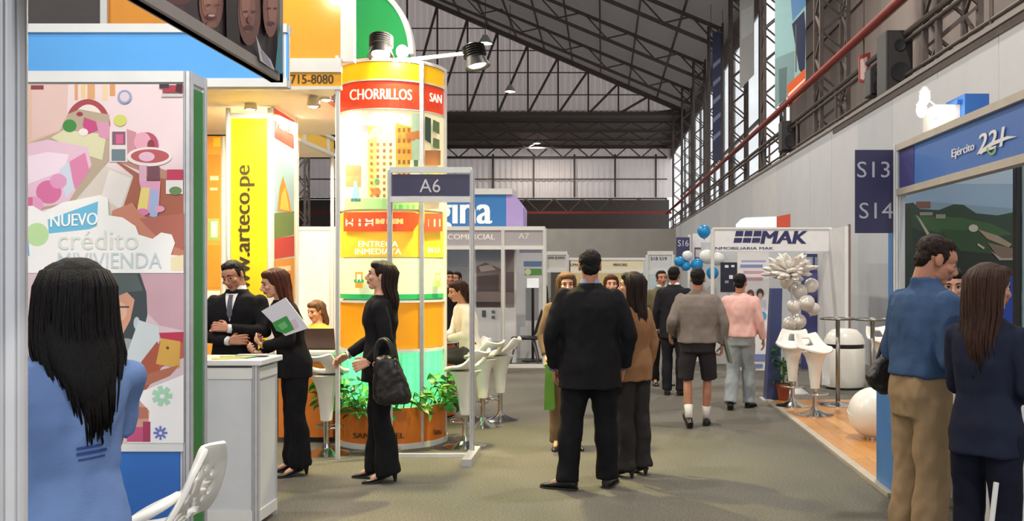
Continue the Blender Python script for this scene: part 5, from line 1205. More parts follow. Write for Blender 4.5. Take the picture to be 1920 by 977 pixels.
    bo = link('body', body.mesh('body', False), [SKIN[skin], M_LIP], root, smooth=True, local=True)
    if face:
        for sx in (-1, 1):
            e = MB().ell((0, 0, 0), (0.0118*hs,)*3, 12, 8); c = HM4 @ V(sx*0.031, -0.0745, 0.006); e.v = [tuple(Vector(v)+c) for v in e.v]; eo = obj('eye', e, M_EYEW, root, smooth=True, local=True)
            e = MB().ell((0, 0, 0), (0.0072*hs,)*3, 10, 6); c = HM4 @ V(sx*0.031, -0.0815, 0.004); e.v = [tuple(Vector(v)+c) for v in e.v]; obj('iris', e, M_IRIS, eo, smooth=True, local=True)
            obj('eyebrow', MB().tube([HM4 @ V(sx*0.014, -0.0945, 0.029), HM4 @ V(sx*0.032, -0.0915, 0.035), HM4 @ V(sx*0.05, -0.0755, 0.028)], [0.004*hs, 0.0045*hs, 0.002*hs], 6), HAIR['black' if hair and hair[1] in ('black', 'dark') else 'dark'], root, smooth=True, local=True)
            obj('upper_lid', MB().tube([HM4 @ V(sx*0.018, -0.0835, 0.010), HM4 @ V(sx*0.031, -0.0865, 0.0145), HM4 @ V(sx*0.044, -0.079, 0.010)], 0.0034*hs, 6), SKIN[skin] if not female else HAIR['black'], root, smooth=True, local=True)
    # ---- trousers / shorts
    if bottom:
        bt = MB(); kind = bottom.get('kind', 'straight'); of = 0.016
        zs = [0.82, 0.88, 0.93, 0.98, 1.03, bottom.get('waist', 1.05)]
        if seat is None: bt.loft([ring(z, *interp(max(z, 0.86)), of) for z in zs])
        else: bt.loft([ring(z, *interp(max(z, 0.86)), of) for z in zs[1:]])
        for hip, kn, an, toe, pt in Lg.values():
            kr, ar = {'straight': (0.077, 0.068), 'flare': (0.072, 0.098), 'wide': (0.088, 0.082), 'shorts': (0.098, 0.09)}[kind]
            hipr = 0.1*(fat if fat > 1 else 1)
            if kind == 'shorts':
                e = kn+(kn-hip).normalized()*0.0
                hx_ = V(math.copysign(0.022, hip.x), 0, 0); bt.tube([fin(hip), fin((hip+e)/2+hx_*0.6), fin(e+hx_)], [0.1*s, 0.094*s, 0.093*s], 18); bt.ell(fin(hip), (hipr*s,)*3)
            else:
                bend = bottom.get('hem', 0.045); an2 = an+V(0, 0.01, -an.z*0 - bend*0.5)
                cv = kn*0.55+an*0.45+V(0, 0.014, 0)
                pts = [hip, (hip*0.5+kn*0.5)+V(0, 0.004, 0), kn, cv, kn*0.15+an*0.85, an2]; rs = [hipr, 0.09*(fat if fat > 1 else 1), kr, (kr+ar)/2, ar, ar*1.03]
                bt.tube([fin(p) for p in pts], [r*s for r in rs], 18); bt.ell(fin(hip), (hipr*s,)*3); bt.ell(fin(kn), (kr*s,)*3)
        me = remesh(bt, vox, 3, disp=(0.013 if kind == 'wide' else 0.009)*s, dscale=(10, 10, 6.5), seed=X*3)
        to = link('shorts' if kind == 'shorts' else 'trousers', me, bottom['m'], root, smooth=True, local=True)
    # ---- jacket, sweater or shirt
    tops = None
    if top:
        hem = top.get('hem', 0.8); of = top.get('off', 0.022); tt = MB()
        zs = sorted(set([hem, (hem+0.93)/2 if hem < 0.9 else hem+0.02, 0.95, 1.02, 1.1, 1.18, 1.26, 1.33, 1.39, 1.44])); zs = [z for z in zs if z >= hem]
        rr = []
        for z in zs:
            rx, ry = interp(max(z, 0.9)); fl = top.get('flare', 0.014)*max(0, (1.05-z)/0.25)
            if z > 1.36: rx = max(rx, sw-0.01 if z < 1.42 else sw-0.03)
            rr.append(ring(z, rx, ry, of+fl))
        rr.append(ring(1.46 if female else 1.47, 0.098 if female else 0.112, 0.07, 0.006)); rr.append(ring(1.478 if female else 1.5, 0.082 if female else 0.074, 0.066, 0.006))
        if top.get('collar'): rr.append([p+V(0, 0.0, 0) for p in ring(1.53, 0.066, 0.064, 0.008)])
        tt.loft(rr)
        sl = top.get('sleeve', 'long')
        for sh, el, wr, d, n, cu, sg in A.values():
            q = top.get('bulk', 1.0)
            if sl == 'long':
                e = wr+(el-wr).normalized()*0.015
                tt.capsules([fin(sh+V(0, 0, -0.03 if female else -0.017)), fin((sh+el)/2), fin(el)], [(0.063 if female else 0.065)*s*q, 0.06*s*q, 0.053*s*q], 16); tt.tube([fin(el), fin((el+e)/2), fin(e)], [0.053*s*q, 0.049*s*q, 0.042*s*q], 16)
            else:
                e = sh*0.25+el*0.75
                tt.ell(fin(sh+V(0, 0, -0.03)), (0.062*s*q,)*3); tt.tube([fin(sh+V(0, 0, -0.02)), fin((sh+e)/2), fin(e)], [0.068*s*q, 0.07*s*q, 0.074*s*q], 16)
        me = remesh(tt, vox*0.92, 4, disp=top.get('fold', 0.009)*s, dscale=(10, 10, 6), seed=Y*5+X)
        tops = link(top.get('name', 'jacket'), me, top['m'], root, smooth=True, local=True)
        if top.get('shirt'):                                   # shirt collar showing above the jacket
            obj('shirt_collar', MB().loft([ring(1.465, 0.074, 0.066, 0.004, 20), ring(1.535, 0.06, 0.062, 0.006, 20), ring(1.535, 0.06, 0.062, -0.004, 20), ring(1.465, 0.074, 0.066, -0.008, 20)], cap=False), top['shirt'], root, smooth=True, local=True)
            obj('jacket_collar', MB().loft([ring(1.455, 0.092, 0.078, 0.01, 20), ring(1.505, 0.074, 0.069, 0.012, 20), ring(1.505, 0.07, 0.065, 0.006, 20)], cap=False), top['m'], root, smooth=True, local=True)
            for sh, el, wr, d, n, cu, sg in A.values():
                if sl == 'long': obj('shirt_cuff', MB().tube([fin(wr+(el-wr).normalized()*0.03), fin(wr-(el-wr).normalized()*0.006)], [0.037*s, 0.036*s], 14), top['shirt'], root, smooth=True, local=True)
    # ---- shoes
    for nm, (hip, kn, an, toe, pt) in Lg.items():
        heel = (shoes or {}).get('heel', 0.0); m_s = (shoes or {}).get('m', M_SHOE); f = V(math.sin(toe), -math.cos(toe), 0); r = V(f.y*-1, f.x, 0)
        Rp = Matrix.Rotation(pt, 3, r); o = an+V(0, 0, -0.085)
        secs = [(0.075, 0.012, 0.03), (0.07, 0.032, 0.075), (0.03, 0.038, 0.09), (-0.03, 0.038, 0.085), (-0.09, 0.045, 0.06), (-0.15, 0.045, 0.044), (-0.19, 0.034, 0.036), (-0.215, 0.012, 0.024)]
        if female: secs = [(y*0.92, w*0.8, h*0.8) for y, w, h in secs]
        rings = []; sole = []
        for y, w, h in secs:
            lift = heel*max(0.0, min(1.0, (y+0.1)/0.13)) if heel else 0.0
            c = []; c2 = []
            for k in range(14):
                a = 2*PI*k/14; zz = max(0.012, 0.012+(h-0.012)*(0.5+0.5*math.sin(a)) if math.sin(a) > -0.6 else 0.012)
                p = f*(-y)+r*(w*math.cos(a))+V(0, 0, zz+lift); c.append(fin(o+Rp @ p))
                q = f*(-y*1.02)+r*(w*1.08*math.cos(a))+V(0, 0, (0.014 if math.sin(a) > 0 else 0.0)+lift); c2.append(fin(o+Rp @ q))
            rings.append(c); sole.append(c2)
        so = obj('shoe', MB().loft(rings), m_s, root, smooth=60, local=True)
        sm = MB().loft(sole)
        if heel: sm.tube([fin(o+f*-0.055+V(0, 0, heel*s+0.005)), fin(o+f*-0.06)], [0.022*s, 0.009*s], 10)
        obj('sole', sm, (shoes or {}).get('sole', M_SOLE), so, smooth=40, local=True)
    # ---- hair
    if hair:
        st, colr = hair[0], hair[1]; opt = hair[2] if len(hair) > 2 else {}
        hb = MB(); E = hb.ell
        if st == 'short':
            E((0, 0.03, 0.045), (0.083, 0.094, 0.084)); E((0, 0.07, -0.01), (0.068, 0.045, 0.062)); E((0, 0.0, 0.085), (0.066, 0.07, 0.042))
            for sx in (-1, 1): E((sx*0.07, 0.0, 0.02), (0.012, 0.03, 0.04))
            me = remesh(hb, 0.0075, 2, disp=0.006, dscale=(60, 60, 60), seed=X)
            hh = MB(); add_mesh(hh, me, 0, HM4)
            hm_ = hh.mesh('hair', False)
        else:
            L_, wv, drp = opt.get('len', 0.4), opt.get('w', 1.0), opt.get('back', 0.0)
            fr = opt.get('front', 100); nst = opt.get('n', 110); sr = opt.get('r', 0.0105); gather = opt.get('gather', 0.9); tail = opt.get('tail', 0.0); fringe = opt.get('fringe', True)
            E((0, 0.025, 0.045), (0.087*wv, 0.1, 0.09)); E((0, 0.06, -0.03), (0.08*wv, 0.06, 0.09))
            if fringe: E((0, -0.035, 0.085), (0.07*wv, 0.055, 0.04))
            base_ = remesh(hb, 0.009, 2, disp=0.004, dscale=(40, 40, 12)); hh = MB(); add_mesh(hh, base_, 0, HM4)
            # falling mass: a solid tail plus many strands; follows the head at the top, hangs straight lower down
            yawM = Matrix.Rotation(turn, 3, 'Z'); hp = fin(hc)
            def hpos(x, y, z):
                p = HM @ V(x, y, z); q = yawM @ V(x, y, z); k = min(1, max(0, (-z-0.02)/0.12)); 
                if k > 0: q = q+(HM @ V(0, 0.02, -0.05)-yawM @ V(0, 0.02, -0.05))
                return hp+(p*(1-k)+q*k)*hs
            def prof(z):                                        # half width, half depth, centre y of the mass
                k = max(0.0, min(1.0, (0.02-z)/(L_+0.02)))
                k2 = max(0.0, min(1.0, (-z-opt.get('hold', -0.02))/(L_-opt.get('hold', -0.02)))); return (0.086*wv*(1-k2*(1-gather)), (0.1-0.045*k), 0.035+0.075*min(1, k*1.6)+drp*k)
            rings = []
            for i in range(15):
                z = 0.03-(L_*0.9+0.03)*i/14; w_, dd, cy = prof(z); tp_ = 1.0 if i < 9 else 1.0-0.8*((i-8)/6)**1.5; w_ *= tp_; dd *= tp_
                rings.append([hpos(tail*max(0, (-z-0.1)/L_)+w_*0.96*math.cos(2*PI*k/28)*(1+0.02*math.sin(k*2.3)), cy+0.012+(0.62 if opt.get('solid') else 0.5)*dd*math.sin(2*PI*k/28), z) for k in range(28)])
            hh.loft(rings)
            for i in range(nst):
                a = math.radians(random.uniform(-fr, fr)); ln = L_*random.uniform(0.78, 1.0)*(1-0.25*abs(a)/PI)*((1-0.35*max(0, math.sin(a))) if tail < 0 else 1); pts = []; jit = random.uniform(0.9, 1.08); sw_ = random.uniform(-0.012, 0.012)
                pts.append(hpos(math.sin(a)*0.03, 0.02+math.cos(a)*0.03, 0.122)); pts.append(hpos(math.sin(a)*0.072*wv*jit, 0.022+math.cos(a)*0.088, 0.088))
                for j in range(8):
                    z = 0.04-(ln+0.04)*j/7; w_, dd, cy = prof(z)
                    pts.append(hpos(tail*max(0, (-z-0.1)/L_)+math.sin(a)*w_*1.02*jit+sw_*j/3, cy-0.035*(1 if j > 2 else j/3)+math.cos(a)*(dd*jit)*(1.0 if math.cos(a) > 0 else 0.8), z))
                hh.tube(pts, [0.55*sr*hs]+[sr*hs]*2+[sr*1.12*hs]*4+[sr*0.9*hs, sr*0.65*hs, 0.0015*hs], 6)
            hm_ = hh.mesh('hair', False)
        link('hair', hm_, HAIR[colr], root, smooth=True, local=True)
    return dict(root=root, s=s, fin=fin, sp=sp, A=A, L=Lg, HM4=HM4, hs=hs, top=tops, ring=ring, interp=interp)
def wpt(P, p):                                                  # person local (unscaled) -> world
    return root_matrix(P['root']) @ (Vector(p)*P['s'])
def garment_patch(P, poly, m, name, off=0.006, src=None, back=False):
    """flat shape in the local (x, z) plane laid onto the front (or back) of the garment"""
    o = src or P['top']; bv = BVHTree.FromPolygons([v.co.copy() for v in o.data.vertices], [tuple(p.vertices) for p in o.data.polygons])
    tris = tessellate_polygon([[Vector((x, z, 0)) for x, z in poly]]); out = []
    for t in tris: split_tri(tuple(poly[i] for i in t), 0.03, out)
    mb = MB(); s = P['s']
    for t in out:
        q = []
        for x, z in t:
            org = V(x*s, (1.0 if back else -1.0), z*s); hit = bv.ray_cast(org, V(0, -1 if back else 1, 0))[0]
            q.append((hit if hit else V(x*s, 0.1 if back else -0.1, z*s))+V(0, off if back else -off, 0))
        mb.add(q, [(0, 1, 2)])
    return obj(name, mb, m, P['root'], local=True)

NOF = dict(face=False)
# 1 woman seen from behind in the left foreground
C_TEE = cloth('steel_blue_tee', (112, 138, 188), 0.9)
P1 = person('woman with long black hair and steel blue t-shirt seen from behind', at(112, 0, 2.75).x, 2.75, PI+0.62, 1.635, True, 'b', dict(m=C_TEE, name='t_shirt', hem=0.70, sleeve='short', off=0.03, flare=0.03, fold=0.011, bulk=0.88), dict(m=cloth('dark_jeans', (40, 42, 54))), ('long', 'black', dict(len=0.455, w=1.24, front=150, n=620, r=0.0055, gather=0.2, hold=0.17, solid=True, fringe=False, back=0.02, tail=-0.06)), dict(L=dict(el=(0.215, -0.10, 1.14), wr=(0.1, -0.3, 1.12), d=(-0.3, -0.9, 0)), R=dict(el=(-0.15, -0.15, 1.14), wr=(-0.06, -0.3, 1.12), d=(0.3, -0.9, 0))), side=-0.06, fat=0.94, vox=0.009, face=False)
for k, (z0_, z1_, x0_, x1_) in enumerate(((1.182, 1.190, -0.10, -0.03), (1.164, 1.174, -0.115, -0.03), (1.148, 1.154, -0.11, -0.035))):
    garment_patch(P1, [(x0_, z0_+0.004), (x1_, z0_), (x1_, z1_), (x0_, z1_+0.004)], ink('2f4a8c'), 'shirt_print', back=True, off=0.003)
# 2 man with crossed arms
P2 = person('man in black suit with folded arms behind the white counter', at(440, 0, 7.75).x, 7.75, 0.1, 1.70, False, 'b', dict(m=C_BLACK, hem=0.78, shirt=C_WHITE), dict(m=C_BLACK2), ('short', 'black'),
            dict(L=dict(el=(0.26, -0.10, 1.15), wr=(0.0, -0.22, 1.19), d=(-1, 0.05, 0.15), n=(0, 0.9, -0.4), curl=0.5), R=dict(el=(-0.26, -0.10, 1.13), wr=(0.02, -0.25, 1.09), d=(1, 0.1, 0.1), n=(0, 0.95, -0.2), curl=0.5)), turn=-0.25, nod=0.34, roll=-0.2, side=0.04)
garment_patch(P2, [(-0.05, 1.47), (0.05, 1.47), (0.0, 1.24)], C_WHITE, 'shirt_front'); garment_patch(P2, [(-0.017, 1.46), (0.017, 1.46), (0.022, 1.30), (0.0, 1.26), (-0.022, 1.30)], cloth('grey_tie', (92, 88, 100)), 'necktie', 0.012)
# 3 woman with folder
C_BLK3 = cloth('black_blazer', (24, 23, 26))
P3 = person('woman in black suit holding a white folder, leaning towards the man', at(553, 0, 7.62).x, 7.62, -1.05, 1.64, True, 'c', dict(m=C_BLK3, hem=0.82), dict(m=C_BLACK2, kind='flare', hem=0.02), ('long', 'auburn', dict(len=0.34, w=1.08, front=118, n=120, gather=0.95)),
            dict(L=dict(el=(0.24, -0.06, 1.14), wr=(0.1, -0.25, 1.10), d=(-0.9, -0.2, 0.3), n=(0.1, 0.6, 0.7), curl=0.9), R=dict(el=(-0.22, -0.02, 1.13), wr=(-0.1, -0.26, 1.02), d=(0.5, -0.7, 0.3), n=(0.2, 0.5, 0.8), curl=0.9)), lean=0.2, nod=0.25, turn=0.0, shoes=dict(heel=0.06), z0=0.0)
fo = thing('folder', 'white folder with green and pink print held by the woman in black', 'folder', tuple(at(535, 630, 7.3)))
fF2 = planeY(7.3)
fpoly = [(495, 582), (534, 558), (574, 618), (536, 629)]
fq = [(495, 582), (535, 559), (573, 619), (533, 630)]
obj('folder_cover', MB().prism([(495, 583), (535, 558), (574, 616), (535, 630)], lambda u, v, o: fF2(u, v, o)+V(0, 0.06*(u-535)/40, 0), -0.012, 0), ink('d5d2dc'), fo)
printed(fo, lambda u, v, o=0: fF2(u, v, o)+V(0, 0.06*(u-535)/40, 0), [('2f8c3c', [(513, 605), (537, 592), (551, 618), (535, 626), (520, 620)]), ('cdb8c4', [(543, 602), (552, 598), (558, 614), (550, 618)]), ('63b06c', [(522, 610), (534, 602), (540, 612), (530, 619)])], step=0.001)
# 4 woman in black with handbag
P4 = person('woman in black trouser suit in profile with a handbag by the column', at(714, 0, 7.38).x, 7.38, -1.42, 1.685, True, 'c', dict(m=C_BLK3, hem=0.80, flare=0.02), dict(m=C_BLACK2, kind='flare', hem=0.05), ('long', 'dark', dict(len=0.34, w=1.0, front=100, n=120, gather=0.95)),
            dict(L=dict(el=(0.22, 0.06, 1.13), wr=(0.2, -0.08, 0.96), d=(0.0, -0.9, -0.3), n=(-1, 0, -0.2), curl=0.9), R=dict(el=(-0.19, -0.06, 1.14), wr=(-0.17, -0.27, 0.99), d=(0.1, -0.8, -0.5), n=(0.6, 0.2, -0.7), curl=0.5)), nod=-0.1, shoes=dict(heel=0.06), legs=dict(L=dict(an=(0.085, 0.06, 0.085)), R=dict(an=(-0.085, -0.04, 0.085))))
garment_patch(P4, [(-0.035, 1.43), (0.035, 1.43), (0.045, 1.3), (0.0, 1.16), (-0.045, 1.3)], cloth('pink_blouse', (214, 120, 168)), 'blouse_front')
obj('wristwatch', MB().tube([P4['fin'](P4['A']['R'][2]+(P4['A']['R'][1]-P4['A']['R'][2]).normalized()*0.012), P4['fin'](P4['A']['R'][2]-(P4['A']['R'][1]-P4['A']['R'][2]).normalized()*0.014)], 0.035*P4['s'], 14), mat('watch_metal', (220, 214, 200), 0.25, 0.8), P4['root'], smooth=True, local=True)
hb_ = thing('handbag', 'slouchy black leather handbag hanging from the woman in black', 'bag', tuple(at(728, 760, 7.05)))
fHB = planeY(7.02); M_BAG = mat('black_bag_leather', (24, 20, 21), 0.45, 0, 0.15, 8, bump=0.5, bscale=25)
m = MB(); outl = [(704, 672), (722, 664), (744, 672), (756, 700), (771, 742), (766, 756), (736, 760), (708, 758), (700, 744), (702, 700)]
m.loft([[fHB(735+(u-735)*k, 714+(v-714)*k, o) for u, v in outl] for k, o in ((0.8, 0.075), (0.95, 0.05), (1.0, 0.0), (0.95, -0.05), (0.8, -0.07))])
hbm = remesh(m, 0.011, 4, disp=0.014, dscale=(16, 16, 12)); link('bag_body', hbm, M_BAG, hb_, smooth=True)
for o in (0.04, -0.03): obj('handle', MB().tube(bez([fHB(706, 682, o), fHB(700, 630, o), fHB(722, 622, o), fHB(736, 640, o), fHB(740, 676, o)], 16), 0.011, 8), M_BAG, hb_, smooth=True)
for u in (706, 741): obj('ring', MB().tube([fHB(u+4*math.cos(k*PI/8), 682+4*math.sin(k*PI/8), 0.05) for k in range(17)], 0.004, 6), M_CHROME, hb_)
obj('strap', MB().tube(bez([fHB(708, 700, 0.07), fHB(698, 730, 0.08), fHB(712, 770, 0.08), fHB(716, 740, 0.08)], 10), 0.006, 6), M_BAG, hb_)
# 5 man in black suit, back to us
P5 = person('man in black suit standing with his back to us in the aisle', at(1106, 0, 7.1).x, 7.1, PI+0.1, 1.765, False, 'b', dict(m=C_BLACK, hem=0.74, off=0.034, bulk=1.15, shirt=cloth('blue_collar_shirt', (116, 132, 170)), fold=0.011), dict(m=C_BLACK2, kind='wide', hem=0.05), ('short', 'black'),
            dict(L=dict(el=(0.29, 0.05, 1.13), wr=(0.265, -0.08, 0.88), d=(-0.2, -0.3, -1)), R=dict(el=(-0.285, 0.05, 1.13), wr=(-0.26, -0.08, 0.88), d=(0.2, -0.3, -1))), legs=dict(L=dict(an=(0.165, 0.02, 0.085), toe=1.1), R=dict(an=(-0.14, -0.05, 0.085), toe=-0.35)), fat=1.17, face=False)
# 6 woman in brown jacket
P6 = person('woman in tan brown jacket turned to the suited man in the aisle', at(1186, 0, 7.55).x, 7.55, PI+0.75, 1.60, True, 'c', dict(m=cloth('tan_jacket', (142, 104, 72)), hem=0.82, fold=0.012), dict(m=cloth('charcoal_trousers', (48, 44, 44)), kind='wide', hem=0.04), ('long', 'dark', dict(len=0.46, w=1.05, front=115, n=130, gather=0.85)), turn=0.45, shoes=dict(heel=0.05))
# 7 person facing the suited man with green bag
P7 = person('person in brown facing us, mostly hidden by the suited man, holding a green bag', at(1062, 0, 8.7).x, 8.7, 0.15, 1.60, True, 'c', dict(m=cloth('brown_coat', (110, 88, 70)), hem=0.75), dict(m=cloth('tan_trousers', (120, 98, 74))), ('long', 'fair', dict(len=0.24, w=1.05, front=120, n=80)),
            dict(R=dict(el=(-0.24, -0.02, 1.12), wr=(-0.22, -0.16, 0.93), d=(0, -0.3, -1), n=(1, 0, 0), curl=1.2)), nod=0.1)
gq = wpt(P7, (-0.225, -0.2, 0.80)); 
gbg = thing('green_paper_bag', 'tall narrow green paper bag held beside the suited man', 'bag', (gq.x, gq.y, 0.3))
fGB = planeY(gq.y); p0, p1 = fGB(1021, 766), fGB(1040, 680)
obj('bag_body', MB().loft([[(p0.x, gq.y-0.1, p0.z), (p1.x, gq.y-0.1, p0.z), (p1.x, gq.y+0.1, p0.z), (p0.x, gq.y+0.1, p0.z)], [(p0.x+0.015, gq.y-0.13, p1.z), (p1.x-0.015, gq.y-0.13, p1.z), (p1.x-0.015, gq.y+0.13, p1.z), (p0.x+0.015, gq.y+0.13, p1.z)]]), ink('6ea83a'), gbg)
hx = (p0.x+p1.x)/2
for o in (-0.01, 0.01): obj('handle', MB().tube([(hx+o, gq.y-0.08, p1.z), (hx+o, gq.y-0.02, p1.z+0.11), (hx+o, gq.y+0.02, p1.z+0.11), (hx+o, gq.y+0.08, p1.z)], 0.005, 6), M_WHITE, gbg)
# 8 people further along the aisle
P8 = person('woman with reddish hair peeking between the suited man and the tan jacket', at(1146, 0, 10.5).x, 10.5, 0.1, 1.57, True, 'c', dict(m=cloth('cream_coat', (190, 176, 150)), hem=0.8), dict(m=C_BLACK2), ('long', 'auburn', dict(len=0.24, n=70, front=115)), vox=0.016)
P9 = person('dark haired man facing us behind the suited man at the right', at(1240, 0, 13.6).x, 13.6, 0.25, 1.62, False, 'b', dict(m=cloth('olive_jacket', (104, 96, 76)), hem=0.8, shirt=C_WHITE), dict(m=C_BLACK2), ('short', 'black'), vox=0.016)
P10 = person('slim man in dark suit walking away beside the grey sweater man', at(1264, 0, 12.5).x, 12.5, PI-0.3, 1.67, False, 'b', dict(m=cloth('charcoal_suit', (34, 34, 40)), hem=0.77, shirt=C_WHITE, off=0.028), dict(m=cloth('charcoal_suit', (34, 34, 40))), ('short', 'black'), vox=0.014, face=False)
# 11 man in grey sweater and shorts
P11 = person('man in grey sweater and dark shorts walking away with a folder', at(1308, 0, 9.95).x, 9.95, PI-0.05, 1.64, False, 'b', dict(m=cloth('taupe_sweater', (128, 118, 112), 0.95, 0.3), name='sweater', hem=0.93, off=0.034, bulk=1.12, fold=0.011, collar=True), dict(m=cloth('charcoal_shorts', (52, 48, 52)), kind='shorts'), ('short', 'black'),
             dict(L=dict(el=(0.28, 0.09, 1.17), wr=(0.30, -0.06, 1.03), d=(0, -0.6, -0.8)), R=dict(el=(-0.29, 0.05, 1.14), wr=(-0.27, -0.02, 0.9), d=(0.1, -0.1, -1), curl=1.0)), fat=1.18, legs=dict(L=dict(an=(0.10, 0.13, 0.13), kn=(0.112, -0.03, 0.52), pitch=-0.5, toe=0.15), R=dict(an=(-0.10, -0.10, 0.085), kn=(-0.112, -0.1, 0.52), toe=-0.1)), face=False)
for nm in ('L', 'R'):
    hip, kn, an, toe, pt = P11['L'][nm]; u = (kn-an).normalized(); obj('sock', MB().tube([P11['fin'](an-u*0.02), P11['fin'](an+u*0.06+V(0, 0.006, 0)), P11['fin'](an+u*0.13+V(0, 0.012, 0))], [0.042*P11['s'], 0.042*P11['s'], 0.050*P11['s']], 14), cloth('white_sock', (226, 222, 218)), P11['root'], smooth=True, local=True)
q = wpt(P11, (-0.29, -0.04, 0.86)); t = tag(obj('document_folder', MB().box((q.x+0.03, q.y, q.z+0.0), (0.03, 0.2, 0.3), Matrix.Rotation(-0.25, 3, 'Y')), ink('6a705e'), bevel=0.004), 'dark green folder carried by the man in grey sweater', 'folder')
# 12 pink shirt man
P12 = person('man in pink shirt and light jeans walking away', at(1388, 0, 11.25).x, 11.25, PI-0.35, 1.58, False, 'b', dict(m=cloth('pink_shirt', (224, 178, 172), 0.85), name='shirt', hem=0.93, off=0.03, fold=0.013, bulk=1.05), dict(m=cloth('light_jeans', (150, 158, 164)), kind='wide'), ('short', 'black'),
             dict(R=dict(el=(-0.26, 0.02, 1.14), wr=(-0.28, -0.1, 0.90), d=(0, -0.3, -1)), L=dict(el=(0.24, -0.04, 1.14), wr=(0.2, -0.2, 1.0), d=(0, -0.9, 0))), fat=1.08, legs=dict(L=dict(an=(0.095, 0.16, 0.11), kn=(0.09, 0.0, 0.5), pitch=-0.35), R=dict(an=(-0.09, -0.12, 0.085), kn=(-0.09, -0.1, 0.5))), face=False)
# 13 man in blue sweater at the right
P13 = person('man in blue sweater and khaki trousers looking down at the right', at(1726, 0, 5.05).x, 5.05, 1.88, 1.80, False, 'b', dict(m=cloth('denim_blue_sweater', (66, 88, 122), 0.95, 0.3), name='sweater', hem=1.03, off=0.03, bulk=1.12, fold=0.012, collar=True), dict(m=cloth('khaki', (158, 132, 100)), kind='wide', waist=1.08), ('short', 'dark'),
             dict(R=dict(el=(-0.25, 0.02, 1.12), wr=(-0.12, -0.24, 1.09), d=(0.4, -0.9, 0), n=(0.6, 0.3, 0.6), curl=0.9), L=dict(el=(0.25, 0.0, 1.13), wr=(0.1, -0.26, 1.1), d=(-0.4, -0.9, 0), curl=0.9)), nod=0.38, turn=-0.32, lean=0.06, vox=0.010)
# 14 woman in navy suit
P14 = person('woman in navy suit with long brown hair seen from behind at the right', at(1850, 0, 4.5).x, 4.5, 2.28, 1.64, True, 'b', dict(m=cloth('navy_blazer', (34, 38, 56)), hem=0.80, flare=0.01, fold=0.008), dict(m=cloth('navy_trousers', (24, 26, 40)), hem=0.04), ('long', 'brown', dict(len=0.47, w=1.28, front=108, n=320, r=0.008, gather=0.95)),
             dict(R=dict(el=(-0.2, 0.0, 1.14), wr=(-0.13, -0.2, 1.05), d=(0.3, -0.9, 0.1), n=(0.5, 0, 0.8), curl=0.9), L=dict(el=(0.19, -0.05, 1.13), wr=(0.1, -0.23, 1.04), d=(-0.3, -0.9, 0.1), n=(-0.5, 0, 0.8), curl=0.9)), nod=0.1, fat=0.95, turn=-0.42, shoes=dict(heel=0.05), vox=0.010)
# 15 woman between them
P15 = person('woman facing us between the blue sweater man and the navy suit', at(1786, 0, 5.92).x, 5.92, -0.3, 1.63, True, 'c', dict(m=cloth('white_blouse', (214, 214, 220)), name='blouse', hem=0.85), dict(m=cloth('dark_red_trousers', (40, 32, 40))), ('long', 'black', dict(len=0.2, w=0.95, front=108, n=70)), nod=0.15)
# 16 seated person in white
q = gy(882, 790)
P16 = person('seated person in white shirt on a bar stool behind the A6 post', q[0], q[1], -1.1, 1.62, True, 'c', dict(m=cloth('cream_shirt', (232, 226, 212)), name='shirt', hem=0.86, fold=0.012), dict(m=cloth('grey_trousers', (70, 66, 66)), waist=1.05), ('long', 'brown', dict(len=0.16, w=1.0, front=100, n=60)),
             dict(L=dict(el=(0.22, -0.1, 1.13), wr=(0.12, -0.3, 1.08), d=(-0.2, -0.9, 0), n=(0, 0, -1)), R=dict(el=(-0.22, -0.1, 1.13), wr=(-0.12, -0.3, 1.08), d=(0.2, -0.9, 0), n=(0, 0, -1))), lean=0.18, nod=0.25, seat=0.76, legs=dict(L=dict(kn=(0.12, -0.42, 0.74), an=(0.11, -0.3, 0.32)), R=dict(kn=(-0.12, -0.42, 0.74), an=(-0.11, -0.3, 0.32))), vox=0.014)
# 17 seated visitor at the orange desk
P17 = person('seated visitor with light brown hair at the orange desk', at(596, 0, 10.3).x, 10.3, -0.5, 1.6, True, 'c', dict(m=cloth('yellow_top', (226, 176, 74)), name='blouse', hem=0.86), dict(m=C_BLACK2), ('long', 'fair', dict(len=0.22, n=70)), dict(L=dict(el=(0.2, -0.1, 1.13), wr=(0.08, -0.28, 1.1), d=(-0.3, -0.9, 0), n=(0, 0, -1)), R=dict(el=(-0.2, -0.1, 1.13), wr=(-0.08, -0.28, 1.1), d=(0.3, -0.9, 0), n=(0, 0, -1))), seat=0.55, legs=dict(L=dict(kn=(0.1, -0.42, 0.52), an=(0.1, -0.4, 0.085)), R=dict(kn=(-0.1, -0.42, 0.52), an=(-0.1, -0.4, 0.085))), nod=0.25, vox=0.014)
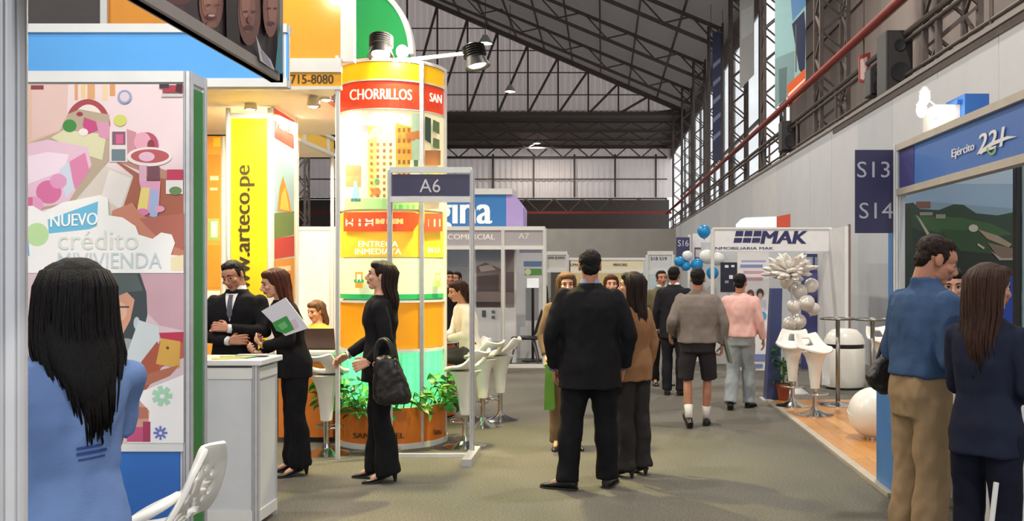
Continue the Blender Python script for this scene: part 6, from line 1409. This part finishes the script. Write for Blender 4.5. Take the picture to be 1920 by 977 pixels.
# a plain stool under the visitor
t = thing('round_seat', 'low round white seat under the visitor at the orange desk', 'stool', (at(596, 0, 10.3).x, 10.3, 0)); obj('cushion', MB().lathe([(0.18, 0.4), (0.2, 0.43), (0.2, 0.46), (0.001, 0.47)], (at(596, 0, 10.3).x, 10.32, 0), 28), M_WHITE, t, smooth=40); obj('pole', MB().tube([(at(596, 0, 10.3).x, 10.32, 0), (at(596, 0, 10.3).x, 10.32, 0.41)], 0.03, 10), M_CHROME, t); obj('base', MB().lathe([(0.18, 0), (0.18, 0.015), (0.04, 0.04)], (at(596, 0, 10.3).x, 10.32, 0), 28), M_CHROME, t, smooth=40)
# 18 far visitors
person('visitor in dark top with pink scarf far behind beside the column', at(840, 0, 14.6).x, 14.6, 0.6, 1.62, True, 'b', dict(m=cloth('far_black', (30, 26, 30)), hem=0.8), dict(m=C_BLACK2), ('long', 'black', dict(len=0.25, n=50)), vox=0.018)
person('visitor in grey shirt far behind by the grey booth wall', at(856, 0, 15.4).x, 15.4, -0.4, 1.60, False, 'b', dict(m=cloth('far_grey', (140, 138, 128)), name='shirt', hem=0.85), dict(m=C_BLACK2), ('short', 'black'), vox=0.018)
person('visitor in dark clothes far behind near the aisle end of the booth', at(1010, 0, 18.6).x, 18.6, 2.4, 1.64, False, 'b', dict(m=cloth('far_dark', (44, 38, 40)), hem=0.8), dict(m=C_BLACK2), ('short', 'black'), vox=0.018, face=False)
# black shoulder bag at the blue sweater man's side
fBG = planeY(5.35)
t = thing('shoulder_bag', 'black shoulder bag with red tag behind the blue sweater man', 'bag', tuple(fBG(1645, 740)))
m = MB(); outl = [(1622, 706), (1640, 676), (1662, 652), (1676, 690), (1676, 742), (1650, 738), (1630, 724)]
m.loft([[fBG(1655+(u-1655)*k, 705+(v-705)*k, o) for u, v in outl] for k, o in ((0.8, 0.06), (1.0, 0.02), (1.0, -0.02), (0.8, -0.06))])
link('bag_body', remesh(m, 0.01, 3, disp=0.008, dscale=(20, 20, 20)), M_BAG, t, smooth=True)
obj('strap', MB().tube(bez([fBG(1640, 690, 0.0), fBG(1656, 640, 0.0), fBG(1668, 600, 0), fBG(1690, 560, -0.05)], 12), 0.012, 8), M_BAG, t, smooth=True)
obj('red_tag', MB().ell(fBG(1668, 660, 0.05), (0.03, 0.02, 0.045)), mat('red_tag', (206, 64, 42), 0.5), t, smooth=True)
